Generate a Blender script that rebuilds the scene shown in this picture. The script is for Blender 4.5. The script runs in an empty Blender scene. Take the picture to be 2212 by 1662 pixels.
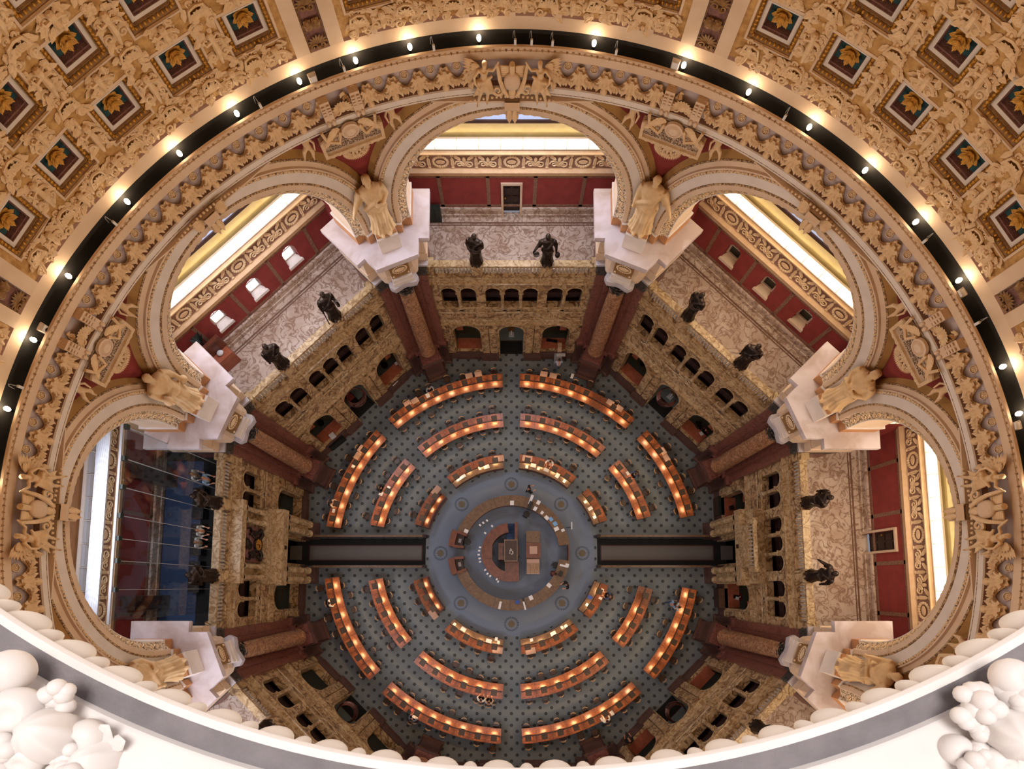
import bpy, bmesh, math, random
from math import sin, cos, pi, radians, degrees, sqrt, atan2, acos, tan
from mathutils import Vector, Matrix
rnd = random.Random(7)
C = bpy.context.scene.collection
SC = bpy.context.scene
# ------------------------------------------------------------------ camera
TH = 0.0929
cd = bpy.data.cameras.new('camera'); cam = bpy.data.objects.new('camera', cd); C.objects.link(cam)
cam.location = (-0.0477, -2.4155, 38.0); cam.rotation_euler = (TH, 0, 0)
cd.sensor_fit = 'HORIZONTAL'; cd.sensor_width = 36.0; cd.lens = 36.0 * 1110.01 / 2212
cd.shift_x = (1106 - 1103.37) / 2212; cd.shift_y = (1163.02 - 831) / 2212
cd.clip_start = 0.05; cd.clip_end = 200
cd.dof.use_dof = True; cd.dof.focus_distance = 26.0; cd.dof.aperture_fstop = 8.0
SC.camera = cam
# ------------------------------------------------------------------ look
SC.view_settings.view_transform = 'Standard'; SC.view_settings.look = 'None'
SC.view_settings.gamma = 1.0; SC.view_settings.use_curve_mapping = False
SC.view_settings.exposure = 0.18
SC.cycles.max_bounces = 5; SC.cycles.diffuse_bounces = 4; SC.cycles.glossy_bounces = 2
SC.cycles.transmission_bounces = 4; SC.cycles.transparent_max_bounces = 6
SC.cycles.caustics_reflective = False; SC.cycles.caustics_refractive = False
SC.cycles.sample_clamp_indirect = 4.0
SC.cycles.use_denoising = True
w = bpy.data.worlds.new('world'); SC.world = w; w.use_nodes = True
w.node_tree.nodes['Background'].inputs[0].default_value = (0.80, 0.84, 1.0, 1)
w.node_tree.nodes['Background'].inputs[1].default_value = 0.25
ASP = 0.9881          # the room is squeezed slightly north-south to match image coordinates
def light(name, kind, loc, power, color, size=None, rot=None, sizey=None, radius=None, spread=None):
    d = bpy.data.lights.new(name, kind); d.energy = power; d.color = color
    if kind == 'AREA':
        d.shape = 'RECTANGLE' if sizey else 'DISK'; d.size = size
        if sizey: d.size_y = sizey
        if spread: d.spread = spread
    else: d.shadow_soft_size = radius or 0.1
    o = bpy.data.objects.new(name, d); C.objects.link(o); o.location = loc
    if rot: o.rotation_euler = rot
    return o
def aim(o, target):
    o.rotation_euler = (Vector(target) - o.location).to_track_quat('-Z', 'Y').to_euler()
# daylight through the lantern overhead and lunettes; warm fills added on the right-hand sides
light('lantern_daylight', 'AREA', (0, 0, 45.0), 850, (1.0, 0.96, 0.92), 5.0)
for ang, pw, col in ((90, 600, (0.84, 0.87, 1.0)), (135, 650, (0.84, 0.87, 1.0)), (180, 520, (0.84, 0.87, 1.0)), (225, 800, (0.84, 0.87, 1.0)), (45, 420, (1.0, .80, .58)), (0, 520, (1.0, .80, .58)), (315, 420, (1.0, .80, .58)), (270, 600, (0.84, 0.87, 1.0))):
    t = radians(ang); o = light('lunette_daylight_and_fill', 'AREA', (17.2*cos(t), 17.2*sin(t)*ASP, 18.4), pw, col, 6.0, sizey=3.0)
    aim(o, (10.5*cos(t), 10.5*sin(t), 9.0))
# ------------------------------------------------------------------ mesh helpers
def W(p): return (p[0], p[1]*ASP, p[2])
def S(ang):
    t = radians(ang); c, s = cos(t), sin(t)
    return lambda a, u, z: (a*c - u*s, a*s + u*c, z)
class MB:
    def __init__(self, T=None): self.v = []; self.f = []; self.T = T
    def p(self, x, y=None, z=None):
        if y is None: x, y, z = x
        self.v.append(self.T(x, y, z) if self.T else (x, y, z)); return len(self.v)-1
    def face(self, pts): self.f.append([self.p(q) for q in pts])
    def grid(self, rows, closed=False, cap=False):
        idx = [[self.p(q) for q in r] for r in rows]; n = len(idx[0])
        for i in range(len(idx)-1):
            for j in range(n if closed else n-1):
                k = (j+1) % n; self.f.append([idx[i][j], idx[i][k], idx[i+1][k], idx[i+1][j]])
        if cap: self.f.append(idx[0][::-1]); self.f.append(idx[-1][:])
        return idx
    def box(self, x0, x1, y0, y1, z0, z1):
        i = [self.p(x, y, z) for z in (z0, z1) for x, y in ((x0, y0), (x1, y0), (x1, y1), (x0, y1))]
        for q in ((3,2,1,0), (4,5,6,7), (0,1,5,4), (1,2,6,5), (2,3,7,6), (3,0,4,7)): self.f.append([i[k] for k in q])
    def prism(self, pts, z0, z1, z1b=None):
        a = [self.p(x, y, z0) for x, y in pts]; b = [self.p(x, y, z1) for x, y in (z1b or pts)]; n = len(a)
        for i in range(n): j = (i+1) % n; self.f.append([a[i], a[j], b[j], b[i]])
        self.f.append(a[::-1]); self.f.append(b)
    def tube(self, pts, r, n=8, cap=True):
        pts = [Vector(q) for q in pts]; m = len(pts); rr = r if isinstance(r, (list, tuple)) else [r]*m
        rows = []; up = None
        for i, q in enumerate(pts):
            d = (pts[min(i+1, m-1)] - pts[max(i-1, 0)]).normalized()
            if up is None or abs(d.dot(up)) > .98: up = Vector((0, 0, 1)) if abs(d.z) < .9 else Vector((1, 0, 0))
            x = d.cross(up).normalized(); y = x.cross(d).normalized(); up = y
            rows.append([tuple(q + x*rr[i]*cos(2*pi*k/n) + y*rr[i]*sin(2*pi*k/n)) for k in range(n)])
        self.grid(rows, True, cap)
    def lathe(self, prof, n=24, c=(0, 0, 0), t0=0, t1=2*pi):
        full = abs(t1-t0-2*pi) < 1e-6; m = n if full else n+1
        rows = [[(c[0]+r*cos(t0+(t1-t0)*k/n), c[1]+r*sin(t0+(t1-t0)*k/n), c[2]+z) for k in range(m)] for r, z in prof]
        self.grid(rows, full)
    def ball(self, c, r, n=10, m=6, rot=None):
        if not isinstance(r, (tuple, list)): r = (r, r, r)
        rows = []
        for i in range(m+1):
            a = -pi/2 + pi*i/m; row = []
            for k in range(n):
                q = Vector((r[0]*cos(a)*cos(2*pi*k/n), r[1]*cos(a)*sin(2*pi*k/n), r[2]*sin(a)))
                if rot is not None: q = rot @ q
                row.append((c[0]+q.x, c[1]+q.y, c[2]+q.z))
            rows.append(row)
        self.grid(rows, True)
    def leaf(self, base, d, nrm, L, wd, curl=.4, n=5):
        """a pointed lobed leaf starting at base, running along d and curling up along nrm"""
        base = Vector(base); d = Vector(d).normalized(); nrm = Vector(nrm).normalized(); s = d.cross(nrm).normalized(); rows = []
        for i in range(n+1):
            t = i/n; wv = wd*(sin(pi*min(1, t*.9+.1))**.7)*(1 + .25*(i % 2)) * (0.15 if i == n else 1)
            c = base + d*L*t + nrm*(curl*L*(t*t*.8 + .15))
            rows.append([tuple(c - s*wv), tuple(c - s*wv*.5 + nrm*wv*.45), tuple(c + nrm*wv*.2), tuple(c + s*wv*.5 + nrm*wv*.45), tuple(c + s*wv)])
        self.grid(rows)
    def spiral(self, c, ex, ey, nrm, R, r, turns=1.3, flip=1, n=14, sides=5):
        c = Vector(c); ex = Vector(ex); ey = Vector(ey); nrm = Vector(nrm); pts = []; rr = []
        for i in range(n+1):
            t = i/n; a = flip*turns*2*pi*t; q = R*(1-t*.85)
            pts.append(c + ex*q*cos(a) + ey*q*sin(a) + nrm*(r*.4 + .6*r*t)); rr.append(r*(1-.45*t))
        self.tube(pts, rr, sides)
    def mesh(self, name, world=True, smooth=None):
        me = bpy.data.meshes.new(name)
        me.from_pydata([W(q) for q in self.v] if world else self.v, [], self.f)
        if smooth:
            me.polygons.foreach_set('use_smooth', [True]*len(me.polygons))
            try: me.set_sharp_from_angle(angle=radians(smooth))
            except Exception: pass
        bm = bmesh.new(); bm.from_mesh(me); bmesh.ops.remove_doubles(bm, verts=bm.verts, dist=1e-5)
        bmesh.ops.recalc_face_normals(bm, faces=bm.faces); bm.to_mesh(me); bm.free()
        return me
    def build(self, name, mat, parent=None, world=True, smooth=None, kind=None, label=None):
        return obj(name, self.mesh(name, world, smooth), mat, parent, kind, label)
def obj(name, me, mat, parent=None, kind=None, label=None):
    o = bpy.data.objects.new(name, me); C.objects.link(o)
    if mat is not None and not me.materials: me.materials.append(mat)
    if parent is not None:
        o.parent = parent; o.matrix_parent_inverse = mw(parent).inverted()
    if kind: o['kind'] = kind
    if label: o['label'] = label
    return o
def mw(o):
    m = Matrix.LocRotScale(o.location, o.rotation_euler, o.scale)
    return (mw(o.parent) @ o.matrix_parent_inverse @ m) if o.parent else m
def local(o, parent):
    """parent o and keep its coordinates local to the parent"""
    o.parent = parent; o.matrix_parent_inverse = Matrix.Identity(4); return o
def tag(o, label, cat, group=None):
    o['label'] = label; o['category'] = cat
    if group: o['group'] = group
    return o
def thing(name, label, cat, loc=(0, 0, 0), rz=0, group=None):
    o = bpy.data.objects.new(name, None); C.objects.link(o); o.location = loc; o.rotation_euler = (0, 0, rz); o.empty_display_size = .1
    return tag(o, label, cat, group)
def dup(src, loc=None, rot=None, label=None, group=None, scale=None):
    def rec(o, par):
        c = o.copy(); C.objects.link(c)
        if par is not None: c.parent = par
        for ch in list(o.children): rec(ch, c)
        return c
    r = rec(src, None)
    if loc is not None: r.location = loc
    if rot is not None: r.rotation_euler = rot if isinstance(rot, (tuple, list)) or hasattr(rot, 'x') else (0, 0, rot)
    if scale: r.scale = (scale,)*3 if not isinstance(scale, tuple) else scale
    if label: r['label'] = label
    if group: r['group'] = group
    return r
def fuse(mb, voxel, smooth=True):
    """melt the overlapping pieces of a figure into one continuous skin"""
    me = mb.mesh('tmp', False); o = bpy.data.objects.new('tmp', me); C.objects.link(o)
    m = o.modifiers.new('r', 'REMESH'); m.mode = 'VOXEL'; m.voxel_size = voxel; m.use_smooth_shade = True
    s = o.modifiers.new('s', 'SMOOTH'); s.factor = .5; s.iterations = 2
    dg = bpy.context.evaluated_depsgraph_get(); out = bpy.data.meshes.new_from_object(o.evaluated_get(dg))
    bpy.data.objects.remove(o); bpy.data.meshes.remove(me)
    out.polygons.foreach_set('use_smooth', [True]*len(out.polygons)); return out
ORD = ['first', 'second', 'third', 'fourth', 'fifth', 'sixth', 'seventh', 'eighth', 'ninth', 'tenth', 'eleventh', 'twelfth',
       'thirteenth', 'fourteenth', 'fifteenth', 'sixteenth', 'seventeenth', 'eighteenth', 'nineteenth', 'twentieth'] + ['%d%s' % (i, {1: 'st', 2: 'nd', 3: 'rd'}.get(i % 10, 'th')) for i in range(21, 60)]
SIDE = {90: 'top', 135: 'upper-left', 180: 'left', 225: 'lower-left', 270: 'bottom', 315: 'lower-right', 0: 'right', 45: 'upper-right'}
SW = {90: 'north', 135: 'northwest', 180: 'west', 225: 'southwest', 270: 'south', 315: 'southeast', 0: 'east', 45: 'northeast'}
VN = {112.5: 'top-left', 67.5: 'top-right', 157.5: 'left upper', 22.5: 'right upper', 202.5: 'left lower', 337.5: 'right lower', 247.5: 'bottom-left', 292.5: 'bottom-right'}
def at(ang, r, z, t=0): p = S(ang)(r, t, z); return W(p)
# ------------------------------------------------------------------ materials
def lin(h):
    h = h.lstrip('#'); o = []
    for i in (0, 2, 4):
        c = int(h[i:i+2], 16)/255; o.append(c/12.92 if c <= .04045 else ((c+.055)/1.055)**2.4)
    return (*o, 1)
def mat(name, c1, c2=None, scale=3., detail=5., dist=0., lo=.35, hi=.65, rough=.6, bump=0., bscale=20., metal=0., vein=None, vscale=1., stretch=None, emit=None, estr=0, alpha=None, spec=None, kind='noise', world=False):
    m = bpy.data.materials.new(name); m.use_nodes = True; nt = m.node_tree; N = nt.nodes; L = nt.links
    b = N['Principled BSDF']; b.inputs['Roughness'].default_value = rough; b.inputs['Metallic'].default_value = metal
    if spec is not None: b.inputs['Specular IOR Level'].default_value = spec
    b.inputs['Base Color'].default_value = lin(c1)
    if emit: b.inputs['Emission Color'].default_value = lin(emit); b.inputs['Emission Strength'].default_value = estr
    co = None
    if c2 or vein or bump:
        if world: co = N.new('ShaderNodeNewGeometry').outputs['Position']
        else: co = N.new('ShaderNodeTexCoord').outputs['Object']
        if stretch:
            mp = N.new('ShaderNodeMapping'); mp.inputs['Scale'].default_value = stretch; L.new(co, mp.inputs[0]); co = mp.outputs[0]
    col = None
    if c2:
        if kind == 'voronoi':
            t = N.new('ShaderNodeTexVoronoi'); t.inputs['Scale'].default_value = scale; L.new(co, t.inputs['Vector']); fac = t.outputs['Distance']
        else:
            t = N.new('ShaderNodeTexNoise'); t.inputs['Scale'].default_value = scale; t.inputs['Detail'].default_value = detail; t.inputs['Distortion'].default_value = dist
            L.new(co, t.inputs['Vector']); fac = t.outputs[0]
        r = N.new('ShaderNodeValToRGB'); r.color_ramp.elements[0].position = lo; r.color_ramp.elements[1].position = hi
        r.color_ramp.elements[0].color = lin(c1); r.color_ramp.elements[1].color = lin(c2)
        L.new(fac, r.inputs[0]); col = r.outputs[0]
    if vein:
        t = N.new('ShaderNodeTexNoise'); t.inputs['Scale'].default_value = vscale; t.inputs['Detail'].default_value = 4; t.inputs['Distortion'].default_value = 1.2
        L.new(co, t.inputs['Vector'])
        r = N.new('ShaderNodeValToRGB'); e = r.color_ramp.elements; e[0].position = .44; e[1].position = .56
        e[0].color = (0, 0, 0, 1); e[1].color = (0, 0, 0, 1); k = r.color_ramp.elements.new(.5); k.color = (1, 1, 1, 1)
        L.new(t.outputs[0], r.inputs[0])
        mx = N.new('ShaderNodeMix'); mx.data_type = 'RGBA'; mx.inputs['B'].default_value = lin(vein)
        L.new(r.outputs[0], mx.inputs['Factor'])
        if col is not None: L.new(col, mx.inputs['A'])
        else: mx.inputs['A'].default_value = lin(c1)
        col = mx.outputs['Result']
    if col is not None: L.new(col, b.inputs['Base Color'])
    if bump:
        t = N.new('ShaderNodeTexNoise'); t.inputs['Scale'].default_value = bscale; t.inputs['Detail'].default_value = 4
        L.new(co, t.inputs['Vector'])
        bp = N.new('ShaderNodeBump'); bp.inputs['Strength'].default_value = bump; bp.inputs['Distance'].default_value = .05
        L.new(t.outputs[0], bp.inputs['Height']); L.new(bp.outputs[0], b.inputs['Normal'])
    return m
M = {}
M['cream'] = mat('cream_plaster', '#cbb094', '#d3bba1', 1.5, rough=.65)
M['white'] = mat('white_plaster', '#cfc4ba', '#d6ccc3', 2, rough=.6)
M['relief'] = mat('relief_plaster', '#cfae84', '#dcc09a', 4, rough=.7, bump=.35, bscale=25)
M['statue'] = mat('statue_plaster', '#c29f70', '#cfb085', 3, rough=.7, bump=.15, bscale=9)
M['ochre'] = mat('ochre_plaster', '#a98247', '#b48e54', 2, rough=.65)
M['ochre_g'] = mat('ochre_ground', '#a57a42', '#c69c60', 5, rough=.75, bump=.5, bscale=18)
M['gold'] = mat('gilding', '#b07a28', '#d09a40', 8, rough=.42, metal=.35, bump=.4, bscale=30)
M['gold_d'] = mat('dark_gilding', '#7d5a38', '#94703f', 9, rough=.55, metal=.15, bump=.4, bscale=30)
M['purple'] = mat('coffer_side', '#6d4a46', '#8a6158', 9, rough=.7, bump=.4, bscale=30)
M['teal'] = mat('coffer_teal', '#1f4448', '#2a5052', 6, rough=.7)
M['deco'] = mat('soffit_relief', '#6f5540', '#d6bf9d', 7, detail=2, dist=2.2, lo=.44, hi=.54, rough=.7, bump=.8, bscale=14)
M['frieze_bg'] = mat('frieze_ground', '#a89a9c', '#b5a8a8', 2, rough=.7)
M['brown'] = mat('brown_shadow_band', '#8f6a58', rough=.7)  # shadow on the frieze ledge painted brown; plain brown on the other bands
M['bead'] = mat('bead_row', '#6e5238', '#b8996e', 14, detail=1, lo=.45, hi=.55, rough=.7)
M['black'] = mat('black_cove', '#120f0f', '#1d1917', 3, rough=.8)
M['red'] = mat('red_wall_paint', '#7d2b27', '#8a322d', 2, rough=.75)
M['stripe'] = mat('brown_stripe', '#6d4a3a', '#8a6650', 12, rough=.7)
M['siena'] = mat('siena_marble', '#a07e55', '#cfb58a', 1.6, detail=8, dist=1.4, lo=.3, hi=.7, rough=.32, vein='#5e4028', vscale=1.4, world=True)
M['siena_l'] = mat('pale_siena_marble', '#a88a60', '#cbb48e', 2.5, detail=8, dist=1.2, lo=.3, hi=.7, rough=.35, vein='#86653c', vscale=2, world=True)
M['balu'] = mat('baluster_marble', '#a29484', '#c8bcae', 6, rough=.4)
M['redm'] = mat('red_marble', '#5d332b', '#7f4f44', 5, detail=9, dist=.8, lo=.3, hi=.7, rough=.3, vein='#8d5d50', vscale=5, world=True)
M['redm_d'] = mat('dark_red_marble', '#46302c', '#5c4039', 4, detail=9, dist=.8, lo=.3, hi=.7, rough=.35, world=True)
M['col'] = mat('column_marble', '#8f6446', '#b58a66', 5, detail=9, dist=1.0, lo=.3, hi=.7, rough=.22, vein='#6d4630', vscale=4, world=True)
M['cap'] = mat('dark_capital', '#3b3733', '#55504a', 8, rough=.55, bump=.6, bscale=14)
M['abacus'] = mat('pale_stone', '#aaa3a6', '#b9b2b3', 3, rough=.55)
M['ledge'] = mat('ledge_paint', '#ac9a92', '#c9bec0', .8, detail=4, dist=.5, lo=.38, hi=.62, rough=.6, world=True)
M['tan'] = mat('tan_plaster', '#a8764c', '#b58356', 2, rough=.7)
M['tile'] = mat('balcony_marble', '#b39a86', '#d2c2b4', 1.1, detail=8, dist=.8, lo=.3, hi=.7, rough=.4, vein='#8b6d58', vscale=1.8, world=True)
M['tile_d'] = mat('border_marble', '#6b4f40', '#7e6250', 5, rough=.4)
M['bronze'] = mat('bronze', '#2b211c', '#443830', 5, rough=.42, metal=.75, bump=.25, bscale=12)
M['rail_w'] = mat('white_rail_plaster', '#ded6d2', '#e4ddd9', 4, rough=.55)
M['rail_g'] = mat('dusty_ledge', '#6f696b', '#857e80', 9, detail=8, lo=.3, hi=.75, rough=.8, bump=.15, bscale=60)
M['wood'] = mat('desk_wood', '#6b3a1e', '#8c5230', 3, detail=6, dist=.6, rough=.32, stretch=(3, 3, 12))
M['wood_d'] = mat('dark_wood', '#2a1a14', '#3a241b', 5, rough=.4)
M['wood_r'] = mat('red_wood', '#5a3022', '#70402e', 4, dist=.4, rough=.35)
M['wood_b'] = mat('brown_counter_wood', '#5a4330', '#6f553e', 5, dist=.8, rough=.35)
M['hood'] = mat('lamp_hood', '#46341f', '#55412b', 9, rough=.5)
M['counter'] = mat('orange_counter', '#9a5538', '#a9624a', 4, rough=.4)
M['chair'] = mat('chair_wood', '#2b1d16', '#45301f', 7, rough=.35)
M['chair_l'] = mat('chair_rail_highlight', '#8d6f50', '#a58766', 7, rough=.3)  # highlight along the chair backs painted as paler wood
M['paper'] = mat('paper', '#d8d4cf', '#cfcac5', 30, rough=.8)
M['pink'] = mat('blotter', '#b08f7c', rough=.8)
M['blue'] = mat('blue_cover', '#2b4a94', rough=.6)
M['ltblue'] = mat('light_blue_paper', '#6f9fc9', rough=.7)
M['blackp'] = mat('black_plastic', '#0d0d0e', rough=.4)
M['greyp'] = mat('grey_plastic', '#9b9b9e', rough=.5)
M['whitep'] = mat('white_plastic', '#cfcfd0', rough=.45)
M['mat'] = mat('black_mat', '#0c0d0d', '#121312', 60, rough=.95)
M['runner'] = mat('grey_runner', '#54504c', '#615c57', 60, rough=.95)
M['redtrim'] = mat('dark_red_trim', '#3d1214', rough=.7)
M['floor_in'] = mat('alcove_carpet', '#6b7a78', '#7a8885', 40, rough=.95)
M['motif'] = mat('carpet_motif', '#22242a', '#2b2d33', 40, rough=.95)
M['motif2'] = mat('carpet_motif_brown', '#5c5140', '#6b604c', 30, rough=.95)
M['stair'] = mat('blue_stair_carpet', '#2c3f5c', '#35486a', 30, rough=.9)
M['vault'] = mat('yellow_vault', '#d9c07c', '#e2cc8e', 2, rough=.7)
M['wallc'] = mat('alcove_cream', '#c9a67e', '#d2b28c', 3, rough=.7)
M['skin'] = mat('skin', '#b98568', rough=.55)
M['skin2'] = mat('dark_skin', '#6b452f', rough=.55)
M['hair'] = mat('dark_hair', '#15100d', '#241a14', 40, rough=.5)
M['hair_g'] = mat('grey_hair', '#8b8682', rough=.6)
M['tube'] = mat('lit_tube', '#fff2d8', emit='#fff0d0', estr=14)
M['strip'] = mat('fluorescent_diffuser', '#fff6e2', emit='#ffeecb', estr=6)
M['bulb'] = mat('lamp_glass', '#fff2dd', emit='#ffe3b8', estr=60)
M['daywin'] = mat('daylight_pane', '#f4f7ff', emit='#eef3ff', estr=2.6)
M['lunette'] = mat('lunette_glass', '#9aa6c4', emit='#a9b6d6', estr=.55)
M['darkwin'] = mat('dark_pane', '#141512', rough=.25)
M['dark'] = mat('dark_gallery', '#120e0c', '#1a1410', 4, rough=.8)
M['book_row'] = mat('bookcase', '#3a2622', '#4a332c', 9, rough=.6)
M['green'] = mat('green_cabinet', '#1a221c', '#222b23', 5, rough=.5)
M['tablet'] = mat('tablet_ground', '#b0977c', '#bda58b', 5, rough=.7)
M['letter'] = mat('dark_letter', '#6d5138', rough=.7)
M['gold_clock'] = mat('clock_dial', '#c0832e', '#cf9440', 6, rough=.4, metal=.3)
M['exit'] = mat('exit_sign', '#b04a3e', emit='#c8584a', estr=.5)
def cloth(name, c): return mat(name, c, rough=.85)
# ------------------------------------------------------------------ carpet with its staggered dots
def carpet():
    m = bpy.data.materials.new('blue_carpet'); m.use_nodes = True; nt = m.node_tree; N = nt.nodes; L = nt.links
    b = N['Principled BSDF']; b.inputs['Roughness'].default_value = .97; b.inputs['Specular IOR Level'].default_value = .1
    g = N.new('ShaderNodeNewGeometry'); sp = N.new('ShaderNodeSeparateXYZ'); L.new(g.outputs['Position'], sp.inputs[0])
    def mth(op, a, b2=None, c=None):
        n = N.new('ShaderNodeMath'); n.operation = op
        for i, q in enumerate((a, b2, c)):
            if q is None: continue
            if isinstance(q, (int, float)): n.inputs[i].default_value = q
            else: L.new(q, n.inputs[i])
        return n.outputs[0]
    P = .826; X, Y = sp.outputs[0], sp.outputs[1]
    def cell(ox, oy):
        dx = mth('SUBTRACT', mth('FLOORED_MODULO', mth('ADD', X, ox+P/2+100*P), P), P/2)
        dy = mth('SUBTRACT', mth('FLOORED_MODULO', mth('ADD', Y, oy+P/2+100*P), P), P/2)
        d = mth('SQRT', mth('ADD', mth('MULTIPLY', dx, dx), mth('MULTIPLY', dy, dy)))
        an = mth('ARCTAN2', dy, dx)
        pet = mth('MULTIPLY', mth('COSINE', mth('MULTIPLY', an, 6)), .018)
        return mth('SUBTRACT', d, pet)
    d = mth('MINIMUM', cell(0, .0), cell(P/2, P/2))
    dot = mth('LESS_THAN', d, .115); core = mth('LESS_THAN', d, .045)
    r = mth('SQRT', mth('ADD', mth('MULTIPLY', X, X), mth('MULTIPLY', mth('DIVIDE', Y, ASP), mth('DIVIDE', Y, ASP))))
    outer = mth('GREATER_THAN', r, 6.15)
    n1 = N.new('ShaderNodeTexNoise'); n1.inputs['Scale'].default_value = 30; n1.inputs['Detail'].default_value = 3
    n2 = N.new('ShaderNodeTexNoise'); n2.inputs['Scale'].default_value = .35
    L.new(g.outputs['Position'], n1.inputs['Vector']); L.new(g.outputs['Position'], n2.inputs['Vector'])
    def mix(f, a, c):
        x = N.new('ShaderNodeMix'); x.data_type = 'RGBA'
        for k, q in (('Factor', f), ('A', a), ('B', c)):
            if isinstance(q, tuple): x.inputs[k].default_value = q
            elif isinstance(q, float): x.inputs[k].default_value = q
            else: L.new(q, x.inputs[k])
        return x.outputs['Result']
    base = mix(n1.outputs[0], lin('#626b78'), lin('#7a8390'))
    base = mix(mth('MULTIPLY', outer, .75), base, lin('#6f7472'))
    c1 = mix(mth('MULTIPLY', mth('MULTIPLY', dot, outer), .82), base, lin('#24262a'))
    c1 = mix(mth('MULTIPLY', mth('MULTIPLY', core, outer), .6), c1, lin('#4a4f50'))
    L.new(c1, b.inputs['Base Color']); return m
M['carpet'] = carpet()
mb = MB(); n = 96
ring = lambda r, z: [(r*cos(2*pi*k/n), r*sin(2*pi*k/n), z) for k in range(n)]
mb.grid([ring(19.4, -.3), ring(19.4, 0), ring(15.9, 0), ring(8, 0), ring(2, 0), ring(.01, 0)], True)
mb.build('floor', M['carpet'], kind='structure')
fl = MB()
for k in range(8): fl.T = S(k*45); fl.box(15.9, 18.3, -5.6, 5.6, .001, .012)
fl.build('floor_alcove', M['floor_in'], kind='structure')
# medallions woven into the carpet round the centre desk
for k in range(8):
    q = MB(S(k*45)); c = 5.25
    for i in range(26):
        t = 2*pi*i/26; R = .47
        for s in (-1, 1):
            q.face([(c+R*cos(t), R*sin(t), .006), (c+(R+s*.075)*cos(t+.1), (R+s*.075)*sin(t+.1), .006), (c+(R+s*.03)*cos(t+.21), (R+s*.03)*sin(t+.21), .006)])
    o = q.build('floor_medallion_wreath', M['motif'], kind='structure')
    q = MB(S(k*45)); q.prism([(c+.24*cos(pi/4+.0+i*pi/2)*(1.2), .24*sin(pi/4+i*pi/2)*1.2) for i in range(4)], .004, .007)
    for i in range(4): q.prism([(c+x, y) for x, y in [(.2*cos(i*pi/2)-.07, .2*sin(i*pi/2)-.07), (.2*cos(i*pi/2)+.07, .2*sin(i*pi/2)-.07), (.2*cos(i*pi/2)+.07, .2*sin(i*pi/2)+.07), (.2*cos(i*pi/2)-.07, .2*sin(i*pi/2)+.07)]], .004, .0065)
    q.build('floor_medallion_centre', M['motif2'], kind='structure')
# the two carpeted aisles between low wooden walls
for sx, nm in ((-1, 'left'), (1, 'right')):
    q = MB(); x0, x1 = sorted((sx*6.35, sx*16.6)); q.box(x0, x1, -.93, 1.13, .002, .012)
    tag(q.build('aisle_carpet', M['mat']), 'black carpet border lying along the %s aisle between low wooden walls' % nm, 'carpet')
    q = MB(); x0, x1 = sorted((sx*6.66, sx*14.92)); q.box(x0, x1, -.49, .55, .014, .022)
    r = MB(); r.box(x0-.07, x1+.07, -.56, .62, .012, .0145)
    t = q.build('aisle_runner', M['runner']); tag(t, 'long grey carpet runner down the middle of the %s aisle' % nm, 'runner'); r.build('border', M['redtrim'], t)
    q = MB(); x0, x1 = sorted((sx*15.5, sx*16.4)); q.box(x0, x1, -.5, .56, .014, .02)
    tag(q.build('door_mat', M['runner']), 'small grey mat in the doorway at the %s end of the aisle' % nm, 'mat')
    for sy, ln in ((-1, 'lower'), (1, 'upper')):
        y0, y1 = (1.14, 1.30) if sy > 0 else (-1.10, -.94)
        t = thing('aisle_partition', 'low wooden wall along the %s edge of the %s aisle' % (ln, nm), 'partition', W((sx*10.5, (y0+y1)/2, 0)))
        q = MB(); x0, x1 = sorted((sx*6.35, sx*14.4)); q.box(x0, x1, y0+.03, y1-.03, 0, .84); q.build('panel', M['wood_d'], t)
        q = MB(); q.box(x0, x1, y0, y1, .84, .9); q.build('top_rail', M['wood_b'], t)
        q = MB(); c = sx*6.35; q.box(c-.1, c+.1, y0-.04, y1+.04, 0, .98); q.ball((c, (y0+y1)/2, 1.03), .07); q.build('post', M['wood_d'], t)
# ------------------------------------------------------------------ screens: arcaded marble walls of the eight sides
def arch_wall(mb, a, u0, u1, z0, z1, ops, depth, n=14):
    cur = u0
    def quad(pa, pb, pc, pd): mb.face([(a,)+pa, (a,)+pb, (a,)+pc, (a,)+pd])
    for uc, hw, zb, zs in sorted(ops):
        l, r = uc-hw, uc+hw
        if l > cur+1e-4: quad((cur, z0), (l, z0), (l, z1), (cur, z1))
        if zb > z0+1e-4: quad((l, z0), (r, z0), (r, zb), (l, zb))
        arc = [(uc-hw*cos(pi*i/n), zs+hw*sin(pi*i/n)) for i in range(n+1)]
        for i in range(n): quad(arc[i], arc[i+1], (arc[i+1][0], z1), (arc[i][0], z1))
        path = [(l, zb), (l, zs)] + arc[1:-1] + [(r, zs), (r, zb)]
        if zb > z0+1e-4: path.append((l, zb))
        for i in range(len(path)-1):
            mb.face([(a, *path[i]), (a, *path[i+1]), (a+depth, *path[i+1]), (a+depth, *path[i])])
        cur = r
    if u1 > cur: quad((cur, z0), (u1, z0), (u1, z1), (cur, z1))
def arch_band(mb, prof, uc, zs, t0=0, t1=pi, n=16):
    """profile of (R, a) turned about the arch axis"""
    mb.grid([[(a, uc+R*cos(t0+(t1-t0)*k/n), zs+R*sin(t0+(t1-t0)*k/n)) for k in range(n+1)] for R, a in prof])
UP = [(-3.77, .47), (-2.62, .47), (-1.16, .46), (0, .46), (1.16, .46), (2.62, .47), (3.77, .47)]
UP[2:5] = [(-1.12, .46), (0, .46), (1.12, .46)]
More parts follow.
